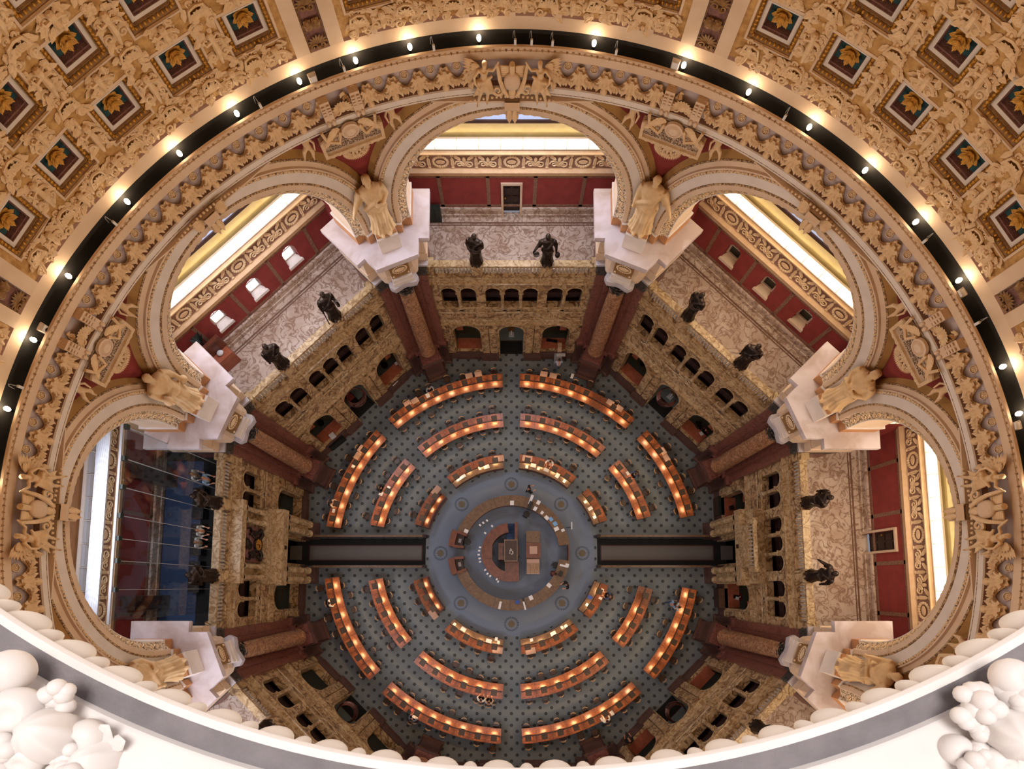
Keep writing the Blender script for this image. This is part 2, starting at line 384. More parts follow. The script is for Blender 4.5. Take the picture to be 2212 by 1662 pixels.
def moulding(mb, a0, a1, u0, u1, zs):
    """stepped string course: list of (z, projection)"""
    for (z0, p0), (z1, p1) in zip(zs[:-1], zs[1:]):
        mb.face([(a0-p0, u0, z0), (a0-p0, u1, z0), (a0-p1, u1, z1), (a0-p1, u0, z1)])
    for u in (u0, u1): mb.face([(a1, u, zs[0][0])] + [(a0-p, u, z) for z, p in zs] + [(a1, u, zs[-1][0])])
A = 15.25
for ang in (90, 135, 180, 225, 270, 315, 0, 45):
    T = S(ang); portal = ang in (0, 180); Wd = 5.05
    q = MB(T)
    lo = [(-3.1, .93, 1.05, 3.95), (0, .86, 0, 3.95), (3.1, .93, 1.05, 3.95)]
    arch_wall(q, A, -Wd, Wd, 0, 5.12, lo, .62)
    ups = [(u, h, 7.15, 8.78) for u, h in UP]
    if ang == 180: ups = [o for o in ups if abs(o[0]) > 2]
    arch_wall(q, A, -Wd, Wd, 5.12, 9.78, ups, .42)
    q.face([(A, -Wd, 9.78), (A, Wd, 9.78), (A, Wd, 10.42), (A, -Wd, 10.42)])
    # piers between the lower arches
    for s in (-1, 1):
        for uc in (1.28, 1.86): q.box(A-.12, A+.05, s*uc-.25, s*uc+.25, 1.0, 4.75)
        q.box(A-.14, A+.02, s*1.57-.62, s*1.57+.62, 4.62, 4.78)
        q.box(A-.1, A+.02, s*4.45-.3, s*4.45+.3, 1.0, 4.75)
    q.build('wall_'+SW[ang], M['siena'], kind='structure')
    q = MB(T)
    moulding(q, A, A+.1, -Wd, Wd, [(5.02, 0), (5.06, .1), (5.16, .14), (5.2, .2), (5.3, .22), (5.34, .05), (5.5, .05), (5.55, .02), (5.6, 0)])
    moulding(q, A, A+.1, -Wd, Wd, [(6.42, 0), (6.46, .06), (6.56, .07), (6.6, .02)])
    moulding(q, A, A+.1, -Wd, Wd, [(6.98, 0), (7.02, .07), (7.12, .09), (7.15, 0)])
    moulding(q, A, A+.1, -Wd, Wd, [(9.72, 0), (9.76, .1), (9.84, .12), (9.88, .24), (9.97, .27), (10.0, .1), (10.3, .1), (10.34, .14), (10.4, .14), (10.42, -.3)])
    for uc, hw, zb, zs in lo: arch_band(q, [(hw, A), (hw, A-.05), (hw+.05, A-.06), (hw+.15, A-.05), (hw+.17, A)], uc, zs)
    for uc, hw, zb, zs in ups: arch_band(q, [(hw, A), (hw, A-.04), (hw+.04, A-.05), (hw+.1, A-.04), (hw+.11, A)], uc, zs)
    for uc in ((0, ) if not portal else ()): pass
    for s in (-1, 1):        # carved brackets and oval medallions in the band below the gallery
        q.box(A-.13, A, s*1.9-.36, s*1.9+.36, 6.2, 6.75)
        for uu in (3.2, .45 if ang != 180 else 3.9): q.ball((0, 0, 0), .001) if False else None
    q.build('trim_'+SW[ang], M['siena_l'], kind='structure')
    q = MB(T)
    for uu in (-3.2, 3.2, -.45, .45):
        if portal and abs(uu) < 2: continue
        R = Matrix.Identity(3); rows = []
        for i in range(3): rows.append([(A-.02-.03*(i == 1), uu+(.3-.08*i)*cos(2*pi*k/14), 6.78+(.14-.03*i)*sin(2*pi*k/14)) for k in range(14)])
        q.grid(rows, True, True)
    if q.v: q.build('trim_medallion_'+SW[ang], M['siena'], kind='structure')
    # red marble dado and plinths
    q = MB(T)
    q.box(15.02, A+.1, -2.25, -.94, 0, .98); q.box(15.02, A+.1, .94, 2.25, 0, .98)
    for s in (-1, 1):
        q.box(A-.06, A+.1, *sorted((s*2.25, s*4.05)), 0, 1.02); q.box(15.1, A, *sorted((s*2.25, s*4.05)), 0, .14)
        q.box(14.96, 15.1, *sorted((s*.92, s*2.27)), 0, .16); q.box(A-.1, A+.1, *sorted((s*4.05, s*4.9)), 0, .98)
    q.build('trim_dado_'+SW[ang], M['redm_d'], kind='structure')
    # rooms behind the screen
    q = MB(T); q.face([(18.3, -6, 0), (18.3, 6, 0), (18.3, 6, 5), (18.3, -6, 5)]); q.face([(A+.5, -6, 5.0), (A+.5, 6, 5.0), (18.3, 6, 5.0), (18.3, -6, 5.0)])
    for s in (-1, 1): q.face([(A+.5, s*5.4, 0), (18.3, s*5.4, 0), (18.3, s*5.4, 5), (A+.5, s*5.4, 5)])
    q.build('wall_lower_room_'+SW[ang], M['wallc'], kind='structure')
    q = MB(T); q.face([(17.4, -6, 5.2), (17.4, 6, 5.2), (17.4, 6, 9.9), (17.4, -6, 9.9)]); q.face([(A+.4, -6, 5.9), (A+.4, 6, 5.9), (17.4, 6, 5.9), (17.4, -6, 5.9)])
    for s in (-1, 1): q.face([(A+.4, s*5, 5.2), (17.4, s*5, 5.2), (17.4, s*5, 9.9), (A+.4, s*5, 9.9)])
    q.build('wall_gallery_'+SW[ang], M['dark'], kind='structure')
    if ang != 270:
        nm = SIDE[ang]
        q = MB(T); q.box(16.0, 16.35, -4.7, 4.7, 5.95, 7.55)
        for i in range(9): q.box(15.985, 16.0, -4.65+i*1.04, -4.6+i*1.04, 6, 7.5)
        tag(q.build('bookcase', M['book_row']), 'low dark bookcase seen through the small gallery arches of the %s screen' % nm, 'bookcase')
        # centre doorway mat
        if not portal:
            q = MB(T); q.box(15.53, 16.54, -.84, .84, .013, .025); t = q.build('door_mat', M['mat']); tag(t, 'black mat in the middle archway of the %s screen' % nm, 'mat')
            q = MB(T); q.box(16.54, 16.6, -.86, .86, .013, .026); q.build('edge', M['redtrim'], t)
        for s in (-1, 1):     # counters in the side arches
            sn = 'left' if s > 0 else 'right'
            if ang in (180, 225) and s: continue
            t = thing('service_counter', 'orange wooden counter in the %s archway of the %s screen, seen from the centre' % (sn, nm), 'counter', W(T(15.85, s*3.1, 0)))
            q = MB(T); q.box(15.46, 16.26, *sorted((s*2.19, s*4.01)), 1.06, 1.12); q.build('worktop', M['counter'], t)
            q = MB(T); q.box(15.56, 16.2, *sorted((s*2.2, s*4.0)), 0.013, 1.06); q.build('cabinet_body', M['wood_r'], t)
            q = MB(T); q.box(16.3, 16.34, *sorted((s*3.98, s*3.5)), 2.2, 3.6); tag(q.build('orange_curtain', M['counter']), 'orange hanging at the edge of the %s archway of the %s screen' % (sn, nm), 'curtain')
    # colonnettes of the gallery
    cols = [s*x for s in (-1, 1) for x in (.56, 3.195)] if ang != 180 else [-3.195, 3.195]
    if ang != 270:
        base = None
        for i, u in enumerate(sorted(cols, reverse=True)):
            t = thing('colonnette', '%s small column from the left between the gallery arches of the %s screen' % (ORD[i], SIDE[ang]), 'column', W(T(A+.05, u, 7.15)), radians(ang), 'small gallery columns')
            if base is None:
                base = []
                q = MB(); q.lathe([(.095, .12), (.1, .5), (.085, 1.42)], 12); base.append(('shaft', q.mesh('shaft', False, 50)))
                q = MB(); q.box(-.14, .14, -.14, .14, 0, .05); q.lathe([(.13, .05), (.14, .09), (.1, .13)], 12); base.append(('base', q.mesh('base', False)))
                q = MB(); q.lathe([(.09, 1.4), (.1, 1.44), (.15, 1.56)], 12); q.box(-.16, .16, -.16, .16, 1.56, 1.64); base.append(('capital', q.mesh('capital', False)))
            for nm2, me in base: local(obj(nm2, me, M['siena_l']), t)
    # balustrade with its pedestals
    if ang != 270:
        t = thing('balustrade', 'pale marble balustrade along the edge of the %s balcony' % SIDE[ang], 'balustrade', W(T(A, 0, 10.42)), 0, 'balcony balustrades')
        q = MB(T); q.box(A-.02, A+.36, -4.75, 4.75, 11.16, 11.3); q.build('rail', M['siena_l'], t)
        q = MB(T); q.box(A-.05, A+.36, -4.75, 4.75, 10.42, 10.52); q.build('base', M['siena'], t)
        bal = MB(); bal.lathe([(.065, 0), (.065, .06), (.04, .1), (.075, .24), (.05, .4), (.035, .5), (.06, .58), (.06, .64)], 8)
        me = bal.mesh('baluster', False, 60)
        for k in range(46):
            u = -4.45 + k*.198
            if min(abs(u-1.92), abs(u+1.92)) < .36: continue
            local(obj('baluster', me, M['balu']), t).location = Vector(W(T(A+.15, u, 10.52))) - t.location
        for u in (-1.92, 1.92, -4.62, 4.62):
            q = MB(T); q.box(A-.1, A+.42, u-.3, u+.3, 10.42, 11.22); q.box(A-.13, A+.45, u-.34, u+.34, 11.22, 11.42); q.build('pedestal', M['siena'], t)
# portals of the left and right sides
for ang in (0, 180):
    T = S(ang); nm = SIDE[ang]
    q = MB(T); q.box(14.25, A, -2.41, 2.41, 5.35, 6.1); q.box(14.35, A, -2.3, 2.3, 5.15, 5.35); q.box(14.7, A, -2.3, 2.3, 6.1, 7.2)
    for s in (-1, 1): q.box(14.6, A, *sorted((s*1.15, s*2.3)), 1.25, 5.2)
    if ang == 180:
        q.box(14.55, A, -2.3, 2.3, 10.0, 10.45); q.box(14.75, A, -2.2, 2.2, 9.62, 10.0)
        for s in (-1, 1): q.box(14.7, A, *sorted((s*1.15, s*2.1)), 7.2, 7.4)
    else:
        q.box(14.2, 14.45, -1.3, 1.3, 6.1, 7.2)
    q.build('wall_portal_'+SW[ang], M['siena_l'], kind='structure')
    k = 0
    for s in (1, -1):
        q = MB(T); q.box(14.3, 14.98, *sorted((s*1.08, s*2.22)), 0, 1.2); q.box(14.22, 15, *sorted((s*1.04, s*2.26)), 0, .16)
        q.build('trim_portal_plinth_'+SW[ang], M['redm_d'], kind='structure')
        for uu in (2.0, 1.35):
            t = thing('portal_column', '%s of the four pale columns from the left holding the %s doorway portal' % (ORD[k], nm), 'column', W(T(14.55, s*uu, 1.2)), 0, 'portal columns'); k += 1
            q = MB(); c = T(14.55, s*uu, 1.2); q.lathe([(.27, 0), (.27, .1), (.23, .16), (.21, .2), (.2, 1.2), (.22, 1.25), (.2, 1.3), (.2, 2.3), (.215, 2.35), (.19, 2.4), (.18, 3.6)], 16, c); q.build('shaft', M['siena_l'], t, smooth=40)
            q = MB(); q.lathe([(.18, 3.6), (.2, 3.66), (.3, 3.95)], 16, c); q.build('capital', M['siena_l'], t)
            if ang == 180:
                t = thing('clock_column', '%s of the four short columns from the left beside the bronze clock' % ORD[k-1], 'column', W(T(14.88, s*(uu-.05), 7.4)), 0, 'clock columns')
                q = MB(); c = T(14.88, s*(uu-.05), 7.4); q.lathe([(.2, 0), (.2, .08), (.15, .14), (.14, 1.9), (.2, 2.1), (.2, 2.22)], 14, c); q.build('shaft', M['siena_l'], t, smooth=40)
# the bronze clock group
T = S(180)
t = thing('clock', 'dark bronze clock group with a golden dial above the left doorway', 'clock', W(T(14.95, 0, 7.2)))
q = MB(T); q.box(15.05, 15.24, -1.05, 1.05, 7.25, 9.55); q.build('backing', M['purple'], t)
q = MB(T); q.grid([[(14.92-.02*i, .34*cos(2*pi*k/24)*(1-i*.9), 7.75+.34*sin(2*pi*k/24)*(1-i*.9)) for k in range(24)] for i in range(2)], True, True); d = q.build('dial', M['gold_clock'], t)
q = MB(T); q.box(14.86, 14.89, -.015, .015, 7.75, 8.02); q.box(14.86, 14.89, -.02, .18, 7.73, 7.765); q.build('hands', M['blackp'], d)
q = MB(T)
for k in range(12): a2 = 2*pi*k/12; q.box(14.88, 14.9, .29*cos(a2)-.015, .29*cos(a2)+.015, 7.75+.29*sin(a2)-.015, 7.75+.29*sin(a2)+.015)
q.build('hour_marks', M['blackp'], d)
q = MB()
for s in (-1, 1):
    q.ball((0, s*.62, 1.0), (.16, .2, .34)); q.ball((-.06, s*.55, 1.45), .11); q.tube([(0, s*.6, .75), (-.12, s*.75, .55), (-.05, s*.95, .3)], [.13, .11, .07]); q.tube([(0, s*.55, 1.25), (-.1, s*.35, 1.05), (-.1, s*.25, .85)], [.08, .06, .05])
    q.tube([(0, s*.7, 1.25), (-.05, s*.9, 1.5), (0, s*.85, 1.8)], [.08, .06, .05]); q.tube([(0, s*.3, .3), (-.1, s*.6, .2), (0, s*.95, .15)], [.1, .12, .08])
q.ball((-.02, 0, 1.75), (.16, .3, .2)); q.tube([(-.05, -.3, 1.9), (-.1, 0, 2.15), (-.05, .35, 1.85)], [.05, .07, .05]); q.ball((0, .1, 1.4), (.12, .25, .2)); q.lathe([(.36, 0), (.44, 0), (.44, .08), (.36, .08)], 24) if False else None
for k in range(20): a2 = 2*pi*k/20; q.ball((-.02, .42*cos(a2), .5+.42*sin(a2)), .07, 6, 4)
me = fuse(q, .035); o = local(obj('figures', me, M['bronze']), t); o.location = Vector(W(T(14.98, 0, 7.25))) - t.location; o.rotation_euler = (0, 0, radians(180))
# balcony of the right portal
T = S(0)
t = thing('portal_balustrade', 'short balustrade in front of the three gallery arches of the right portal', 'balustrade', W(T(14.35, 0, 7.2)))
q = MB(T); q.box(14.2, 14.42, -1.3, 1.3, 7.85, 7.97); q.build('rail', M['siena_l'], t)
me = MB(); me.lathe([(.06, 0), (.04, .08), (.07, .24), (.035, .5), (.06, .62), (.06, .66)], 8); me = me.mesh('baluster', False, 60)
for k in range(11): local(obj('baluster', me, M['balu']), t).location = Vector(W(T(14.32, -1.15+.23*k, 7.2))) - t.location
for s in (-1, 1): q = MB(T); q.box(14.18, 14.46, *sorted((s*1.25, s*1.62)), 7.2, 8.0); q.build('pedestal', M['siena_l'], t)
# ------------------------------------------------------------------ balconies and the rooms behind the great arches
AB = 19.2; ZB = 10.1
def stub(cond): return cond
for ang in (90, 135, 180, 225, 270, 315, 0, 45):
    T = S(ang); nm = SW[ang]
    q = MB(T); q.box(A+.3, AB+.2, -7.2, 7.2, 9.92, ZB); q.build('floor_balcony_'+nm, M['tile'] if ang != 180 else M['dark'], kind='structure')
    q = MB(T)
    if ang not in (180, 270):
        q.box(18.55, 18.62, -5, 5, ZB, ZB+.006); q.box(18.68, 18.78, -5, 5, ZB, ZB+.006)
        for s in (-1, 1):
            for i in range(3):
                d = .14*i; q.box(15.75+d*.5, 15.79+d*.5, *sorted((s*4.1, s*(3.55+d))), ZB, ZB+.006); q.box(15.75+d*.5, 16.25-d, *sorted((s*(3.55+d), s*(3.59+d))), ZB, ZB+.006)
        q.build('floor_border_'+nm, M['tile_d'], kind='structure')
    # back wall
    wins = {135: [(-2.51, .42), (.06, .42), (2.58, .42)], 45: [(-2.51, .42), (.06, .42), (2.58, .42)]}.get(ang, [])
    door = {90: (0, .46), 0: (-.1, .5)}.get(ang)
    q = MB(T); ops = [(u, h, 11.5, 12.3) for u, h in wins]
    if door: ops = [(door[0], door[1], ZB, 11.95)]
    if ops and wins: arch_wall(q, AB, -5.5, 5.5, ZB, 13.1, ops, .55, 10)
    elif door:
        u, h = door
        for x0, x1, z0, z1 in ((-5.5, u-h, ZB, 13.1), (u+h, 5.5, ZB, 13.1), (u-h, u+h, 12.42, 13.1)): q.face([(AB, x0, z0), (AB, x1, z0), (AB, x1, z1), (AB, x0, z1)])
        for x in (u-h, u+h): q.face([(AB, x, ZB), (AB+.4, x, ZB), (AB+.4, x, 12.42), (AB, x, 12.42)])
        q.face([(AB, u-h, 12.42), (AB, u+h, 12.42), (AB+.4, u+h, 12.42), (AB+.4, u-h, 12.42)])
    else: q.face([(AB, -5.5, ZB), (AB, 5.5, ZB), (AB, 5.5, 13.1), (AB, -5.5, 13.1)])
    q.build('wall_back_'+nm, M['red'], kind='structure')
    q = MB(T)
    for u in (-3.87, -1.27, 1.27, 3.87): q.box(AB-.02, AB, u-.1, u+.1, ZB+.6, 13.0)
    q.box(AB-.02, AB, -5.4, 5.4, 12.86, 13.0); q.box(AB-.02, AB, -5.4, 5.4, ZB+.72, ZB+.86)
    q.build('trim_stripes_'+nm, M['stripe'], kind='structure')
    q = MB(T)
    seg = [(-5.4, 5.4)] if not door else [(-5.4, door[0]-door[1]-.12), (door[0]+door[1]+.12, 5.4)]
    for u0, u1 in seg:
        q.box(AB-.08, AB, u0, u1, ZB, ZB+.52); q.box(AB-.12, AB, u0, u1, ZB+.52, ZB+.66); q.box(AB-.14, AB, u0, u1, ZB, ZB+.2)
    q.build('baseboard_'+nm, M['tile'], kind='structure')
    q = MB(T); moulding(q, AB, AB+.1, -5.5, 5.5, [(12.98, 0), (13.02, .06), (13.12, .07), (13.16, .12), (13.27, .13), (13.31, .2), (13.42, .24), (13.5, .06), (13.56, .06)])
    moulding(q, AB, AB+.1, -5.5, 5.5, [(14.38, .06), (14.42, .14), (14.52, .2), (14.58, .3), (14.66, .32), (14.68, .0), (14.74, -.05)])
    q.build('trim_cornice_'+nm, M['wallc'], kind='structure')
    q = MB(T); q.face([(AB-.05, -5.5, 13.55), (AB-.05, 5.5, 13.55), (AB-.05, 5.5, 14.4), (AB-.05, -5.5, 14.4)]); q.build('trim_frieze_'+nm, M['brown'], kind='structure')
    # carved frieze of scrolls with oval cartouches
    q = MB(T); o_ = MB(T)
    for i in range(-4, 5):
        uc = i*1.2
        if i % 3 == 0:
            for k in range(18): a2 = 2*pi*k/18; q.ball((AB-.09, uc+.36*cos(a2), 13.97+.3*sin(a2)), (.05, .08, .08), 6, 4)
            o_.grid([[(AB-.11-.02*j, uc+(.24-.05*j)*cos(2*pi*k/16), 13.97+(.13-.03*j)*sin(2*pi*k/16)) for k in range(16)] for j in range(2)], True, True)
        else:
            for s in (-1, 1):
                q.spiral((AB-.07, uc+s*.27, 13.86), (0, 1, 0), (0, 0, 1), (-1, 0, 0), .2, .05, 1.4, s, 12, 5)
                q.leaf((AB-.07, uc, 13.7), (0, s*.6, 1), (-1, 0, 0), .45, .1, .2, 4); q.leaf((AB-.07, uc+s*.5, 14.3), (0, -s, -.5), (-1, 0, 0), .4, .09, .2, 4)
            q.ball((AB-.1, uc, 14.1), (.07, .1, .16), 7, 5)
        for z in (13.62, 14.32): q.ball((AB-.08, uc+.6, z), (.05, .1, .07), 6, 4)
        q.leaf((AB-.07, uc+.6, 13.62), (0, 0, 1), (-1, 0, 0), .7, .09, .1, 4)
    q.build('trim_frieze_relief_'+nm, M['relief'], kind='structure'); o_.build('trim_frieze_cartouches_'+nm, M['wallc'], kind='structure')
    # side walls, vault and lunette
    q = MB(T)
    for s in (-1, 1):
        q.face([(15.9, s*5.45, 14.3), (AB, s*5.45, 14.3), (AB, s*5.45, 21), (15.9, s*5.45, 21)])
        for k in range(2): q.box(17.4+k*.0, AB, *sorted((s*5.25, s*5.45)), 14.5, 14.72)
    q.build('wall_side_'+nm, M['wallc'], kind='structure')
    q = MB(T)
    for s in (-1, 1): q.face([(15.5, s*5.44, ZB), (AB, s*5.44, ZB), (AB, s*5.44, 14.4), (15.5, s*5.44, 14.4)])
    q.build('wall_side_lower_'+nm, M['red'] if ang != 180 else M['wallc'], kind='structure')
    q = MB(T); rows = [[(a, u, z) for u in (-5.5, 5.5)] for a, z in ((19.55, 14.7), (19.55, 15.15), (19.45, 15.35), (19.2, 15.9), (18.85, 16.45), (18.6, 16.75))]; q.grid(rows)
    q.build('ceiling_vault_'+nm, M['vault'] if ang != 180 else M['tan'], kind='structure', smooth=60)
    q = MB(T); q.box(18.5, 18.62, -5.5, 5.5, 16.75, 16.9); q.build('trim_lunette_bar_'+nm, M['wood_d'], kind='structure')
    q = MB(T); q.face([(18.56, -5.5, 16.9), (18.56, 5.5, 16.9), (17.0, 5.5, 21), (17.0, -5.5, 21)]); q.build('window_lunette_'+nm, M['lunette'], kind='structure')
    q = MB(T); q.face([(15.6, -5.5, 20.9), (15.6, 5.5, 20.9), (17.2, 5.5, 21), (17.2, -5.5, 21)]); q.build('ceiling_arch_'+nm, M['wallc'], kind='structure')
    if door:
        u, h = door; t = MB(T)
        for x0, x1, z0, z1 in ((u-h-.12, u-h, ZB, 12.54), (u+h, u+h+.12, ZB, 12.54), (u-h, u+h, 12.42, 12.54)): t.box(AB-.1, AB+.02, x0, x1, z0, z1)
        d = t.build('door_%d' % (1 if ang else 2), M['cream'], kind='structure')
        t = MB(T); t.box(AB+.3, AB+.36, u-h, u+h, ZB, 12.42)
        for i in range(4):
            for s in (-1, 1): t.box(AB+.27, AB+.3, u+s*.22-.16, u+s*.22+.16, ZB+.12+.57*i, ZB+.58+.57*i)
        t.build('panel', M['wood_d'], d); t = MB(T); t.ball((AB+.26, u+.36, 11.1), .05); t.build('handle', M['gold'], d)
    for i, (u, h) in enumerate(wins):
        k = i + (1 if ang == 135 else 4)
        t = MB(T); arch_band(t, [(h-.02, AB+.5), (h-.02, AB+.4), (h-.1, AB+.4), (h-.1, AB+.5)], u, 12.3)
        for s in (-1, 1): t.box(AB+.4, AB+.5, *sorted((u+s*(h-.1), u+s*h)), 11.5, 12.3)
        t.box(AB+.38, AB+.5, u-h, u+h, 11.5, 11.58); t.box(AB+.4, AB+.46, u-h, u+h, 12.1, 12.16); t.box(AB+.4, AB+.46, u-.02, u+.02, 12.1, 12.7)
        o = t.build('window_%d' % k, M['white'] if ang == 135 else M['cream'], kind='structure')
        t = MB(T); t.face([(AB+.48, u-h, 11.5), (AB+.48, u+h, 11.5), (AB+.48, u+h, 12.75), (AB+.48, u-h, 12.75)]); t.build('pane', M['daywin'] if ang == 135 else M['darkwin'], o)
        t = MB(T); t.prism([(AB-.12, u-h-.08), (AB-.12, u+h+.08), (AB+.4, u+h-.08), (AB+.4, u-h+.08)], 11.36, 11.52); t.build('sill', M['white'] if ang == 135 else M['cream'], o)
    # light fittings in the cove
    if ang not in (270,):
        lit = ang not in (180,)
        cnt = 0
        for k in range(-4, 5):
            t = thing('cove_light', '%s %s from the left in the cove above the %s balcony' % (ORD[cnt], 'lit tube fitting' if lit else 'unlit tube fitting', SIDE[ang]), 'light', W(T(19.2, -k*1.07, 14.75)), radians(ang), 'cove lights'); cnt += 1
            if k == -4 or True:
                if 'cl_d' not in M:
                    q = MB(); q.box(-.07, .07, -.495, .495, .12, .27); M['cl_d'] = q.mesh('diffuser', False)
                    q = MB(); q.box(.1, .2, -.53, .53, 0, .36); q.box(-.16, .2, -.53, .53, 0, .05); q.box(-.14, .14, -.535, -.51, .05, .32); M['cl_h'] = q.mesh('housing', False)
                    M['cl_d'].materials.append(M['strip']); M['cl_d2'] = M['cl_d'].copy(); M['cl_d2'].materials.clear(); M['cl_d2'].materials.append(M['greyp'])
            local(obj('diffuser', M['cl_d'] if lit else M['cl_d2'], M['strip']), t); local(obj('housing', M['cl_h'], M['white']), t)
            t.rotation_euler = (0, 0, radians(ang))
        if lit:
            cnt = 0
            for s in (1, -1):
                for k in range(2):
                    t = thing('cove_light', '%s lit tube fitting on the %s side wall of the %s balcony alcove' % (ORD[k], 'left' if s > 0 else 'right', SIDE[ang]), 'light', W(T(18.35-1.1*k, s*5.3, 14.75)), radians(ang)+(pi/2)*s, 'cove lights on the alcove sides')
                    local(obj('diffuser', M['cl_d'], M['strip']), t); local(obj('housing', M['cl_h'], M['white']), t)
# ------------------------------------------------------------------ piers, columns and the ledge above them
def vpoly(half, V):
    """half outline in side coordinates (rear to front, on the clockwise side) mirrored about the pier's own axis"""
    a = [S(V-22.5)(x, u, 0)[:2] for x, u in half]; b = [S(V+22.5)(x, -u, 0)[:2] for x, u in half]
    return a + b[::-1]
def offset(pts, d):
    n = len(pts); out = []
    area = sum(pts[i][0]*pts[(i+1) % n][1]-pts[(i+1) % n][0]*pts[i][1] for i in range(n)); sg = 1 if area > 0 else -1
    for i in range(n):
        p0, p1, p2 = (Vector(pts[(i+k-1) % n]) for k in range(3))
        e1 = (p1-p0).normalized(); e2 = (p2-p1).normalized(); n1 = Vector((e1.y, -e1.x))*sg; n2 = Vector((e2.y, -e2.x))*sg
        m = n1+n2; k = m.dot(n1)
        v = p1 + (m*(d/k) if abs(k) > .2 else n1*d); out.append((v.x, v.y))
    return out
SHAFT = [(17.0, 4.72), (14.95, 4.72), (14.95, 5.24), (14.70, 5.24), (14.70, 5.66), (14.98, 5.66), (14.98, 6.2)]
LEDGE = [(17.33, 5.5), (17.33, 4.06), (14.70, 4.06), (14.70, 4.56), (13.86, 4.56)]
BODY = [(17.1, 5.5), (17.1, 4.45), (14.98, 4.45), (14.98, 4.95), (14.42, 4.95), (14.18, 5.08)]
IMP = [(17.1, 5.5), (17.1, 4.86), (15.42, 4.86), (15.42, 5.30), (15.02, 5.30), (15.02, 5.62), (15.2, 5.62), (15.2, 6.29)]
AX = 15.35
for V, nm in VN.items():
    tg = nm.replace('-', '_').replace(' ', '_')
    sh = vpoly(SHAFT, V)
    q = MB()
    q.prism(offset(sh, .2), 0, .16); q.prism(offset(sh, .2), .16, .3, offset(sh, .1)); q.prism(offset(sh, .1), .3, 2.6); q.prism(offset(sh, .1), 2.6, 2.75, offset(sh, .2)); q.prism(offset(sh, .2), 2.75, 2.85)
    q.build('wall_pier_base_'+tg, M['redm_d'], kind='structure')
    q = MB(); q.prism(offset(sh, .12), 2.85, 3.05); q.prism(offset(sh, .12), 3.05, 3.25, offset(sh, .03)); q.prism(sh, 3.25, 10.95)
    q.build('wall_pier_'+tg, M['redm'], kind='structure')
    q = MB(); q.prism(offset(sh, .02), 10.95, 12.0, offset(sh, .16)); 
    # leafy corners of the pilaster capitals
    for (x, u) in SHAFT[1:5]:
        for s, T in ((1, S(V-22.5)), (-1, S(V+22.5))):
            c = T(x, s*u, 0)
            for zz in (11.15, 11.5):
                q.leaf((c[0], c[1], zz), (0, 0, 1), (-cos(radians(V)), -sin(radians(V)), 0), .4, .13, .35, 4)
                q.ball((c[0]-.06*cos(radians(V)), c[1]-.06*sin(radians(V)), zz+.42), .09, 6, 4)
    q.build('trim_pilaster_capital_'+tg, M['cap'], kind='structure')
    q = MB(); q.prism(offset(sh, .2), 12.0, 12.22, offset(sh, .26)); q.build('trim_pilaster_abacus_'+tg, M['abacus'], kind='structure')
    body = vpoly(BODY, V); led = vpoly(LEDGE, V)
    q = MB(); q.prism(body, 12.22, 12.55); q.prism(offset(body, .05), 12.55, 12.85); q.prism(body, 12.85, 13.9); q.prism(offset(body, .06), 13.85, 14.0, offset(body, .2)); q.build('trim_entablature_'+tg, M['cream'], kind='structure')
    q = MB(); q.prism(offset(led, -.04), 14.0, 14.12, offset(led, -.02)); q.prism(led, 14.12, 14.35); q.build('trim_ledge_'+tg, M['ledge'], kind='structure')
    # frieze block over the column
    T = S(V)
    q = MB(T); q.box(14.82, 15.4, -.5, .5, 12.86, 13.95); q.build('trim_frieze_block_'+tg, M['gold_d'], kind='structure')
    q = MB(T)
    for k in range(20): a2 = 2*pi*k/20; q.ball((14.8, .36*cos(a2), 13.42+.24*sin(a2)), (.03, .055, .055), 6, 4)
    q.grid([[(14.79, (.3 if abs(cos(2*pi*k/20)) < .6 else .36)*cos(2*pi*k/20)*.8, 13.42+.14*sin(2*pi*k/20)) for k in range(20)], [(14.76, .22*cos(2*pi*k/20), 13.42+.11*sin(2*pi*k/20)) for k in range(20)]], True, True)
    for s in (-1, 1):
        for z in (13.0, 13.8): q.ball((14.8, s*.4, z), (.04, .07, .07), 6, 4)
    q.build('trim_frieze_cartouche_'+tg, M['relief'], kind='structure')
    q = MB(T); q.box(14.66, 15.4, -.56, .56, 12.4, 12.6); q.box(14.70, 15.4, -.54, .54, 12.6, 12.84); q.build('trim_architrave_block_'+tg, M['white'], kind='structure')
    # the free-standing column
    t = thing('column', 'tall round brown marble column standing against the %s pier' % nm, 'column', at(V, AX, 0), radians(V), 'great columns')
    q = MB(T)
    for z0, z1, d0, d1 in ((0, .16, .82, .82), (.16, .3, .82, .72), (.3, 2.5, .68, .68), (2.5, 2.65, .68, .82), (2.65, 2.85, .82, .82)):
        q.prism([(AX+sx*d0, sy*d0) for sx, sy in ((-1, -1), (1, -1), (1, 1), (-1, 1))], z0, z1, [(AX+sx*d1, sy*d1) for sx, sy in ((-1, -1), (1, -1), (1, 1), (-1, 1))])
    q.build('pedestal', M['redm_d'], t)
    q = MB(T); q.box(AX-.7, AX+.7, -.7, .7, 2.85, 3.02); c = T(AX, 0, 0)
    q.lathe([(.7, 3.02), (.72, 3.08), (.7, 3.16), (.62, 3.2), (.58, 3.27), (.63, 3.33), (.64, 3.38), (.57, 3.45), (.55, 3.5)], 32, c); q.build('base', M['redm'], t, smooth=40)
    q = MB(); prof = [(.57, 3.5), (.54, 3.6)] + [(.54-.11*((i/12)**1.7), 3.6+7.25*i/12) for i in range(1, 13)] + [(.46, 10.87), (.46, 10.95), (.42, 10.97)]
    q.lathe(prof, 32, c); q.build('shaft', M['col'], t, smooth=50)
    q = MB(); q.lathe([(.42, 10.95), (.44, 11.3), (.5, 11.7), (.66, 12.02)], 24, c)
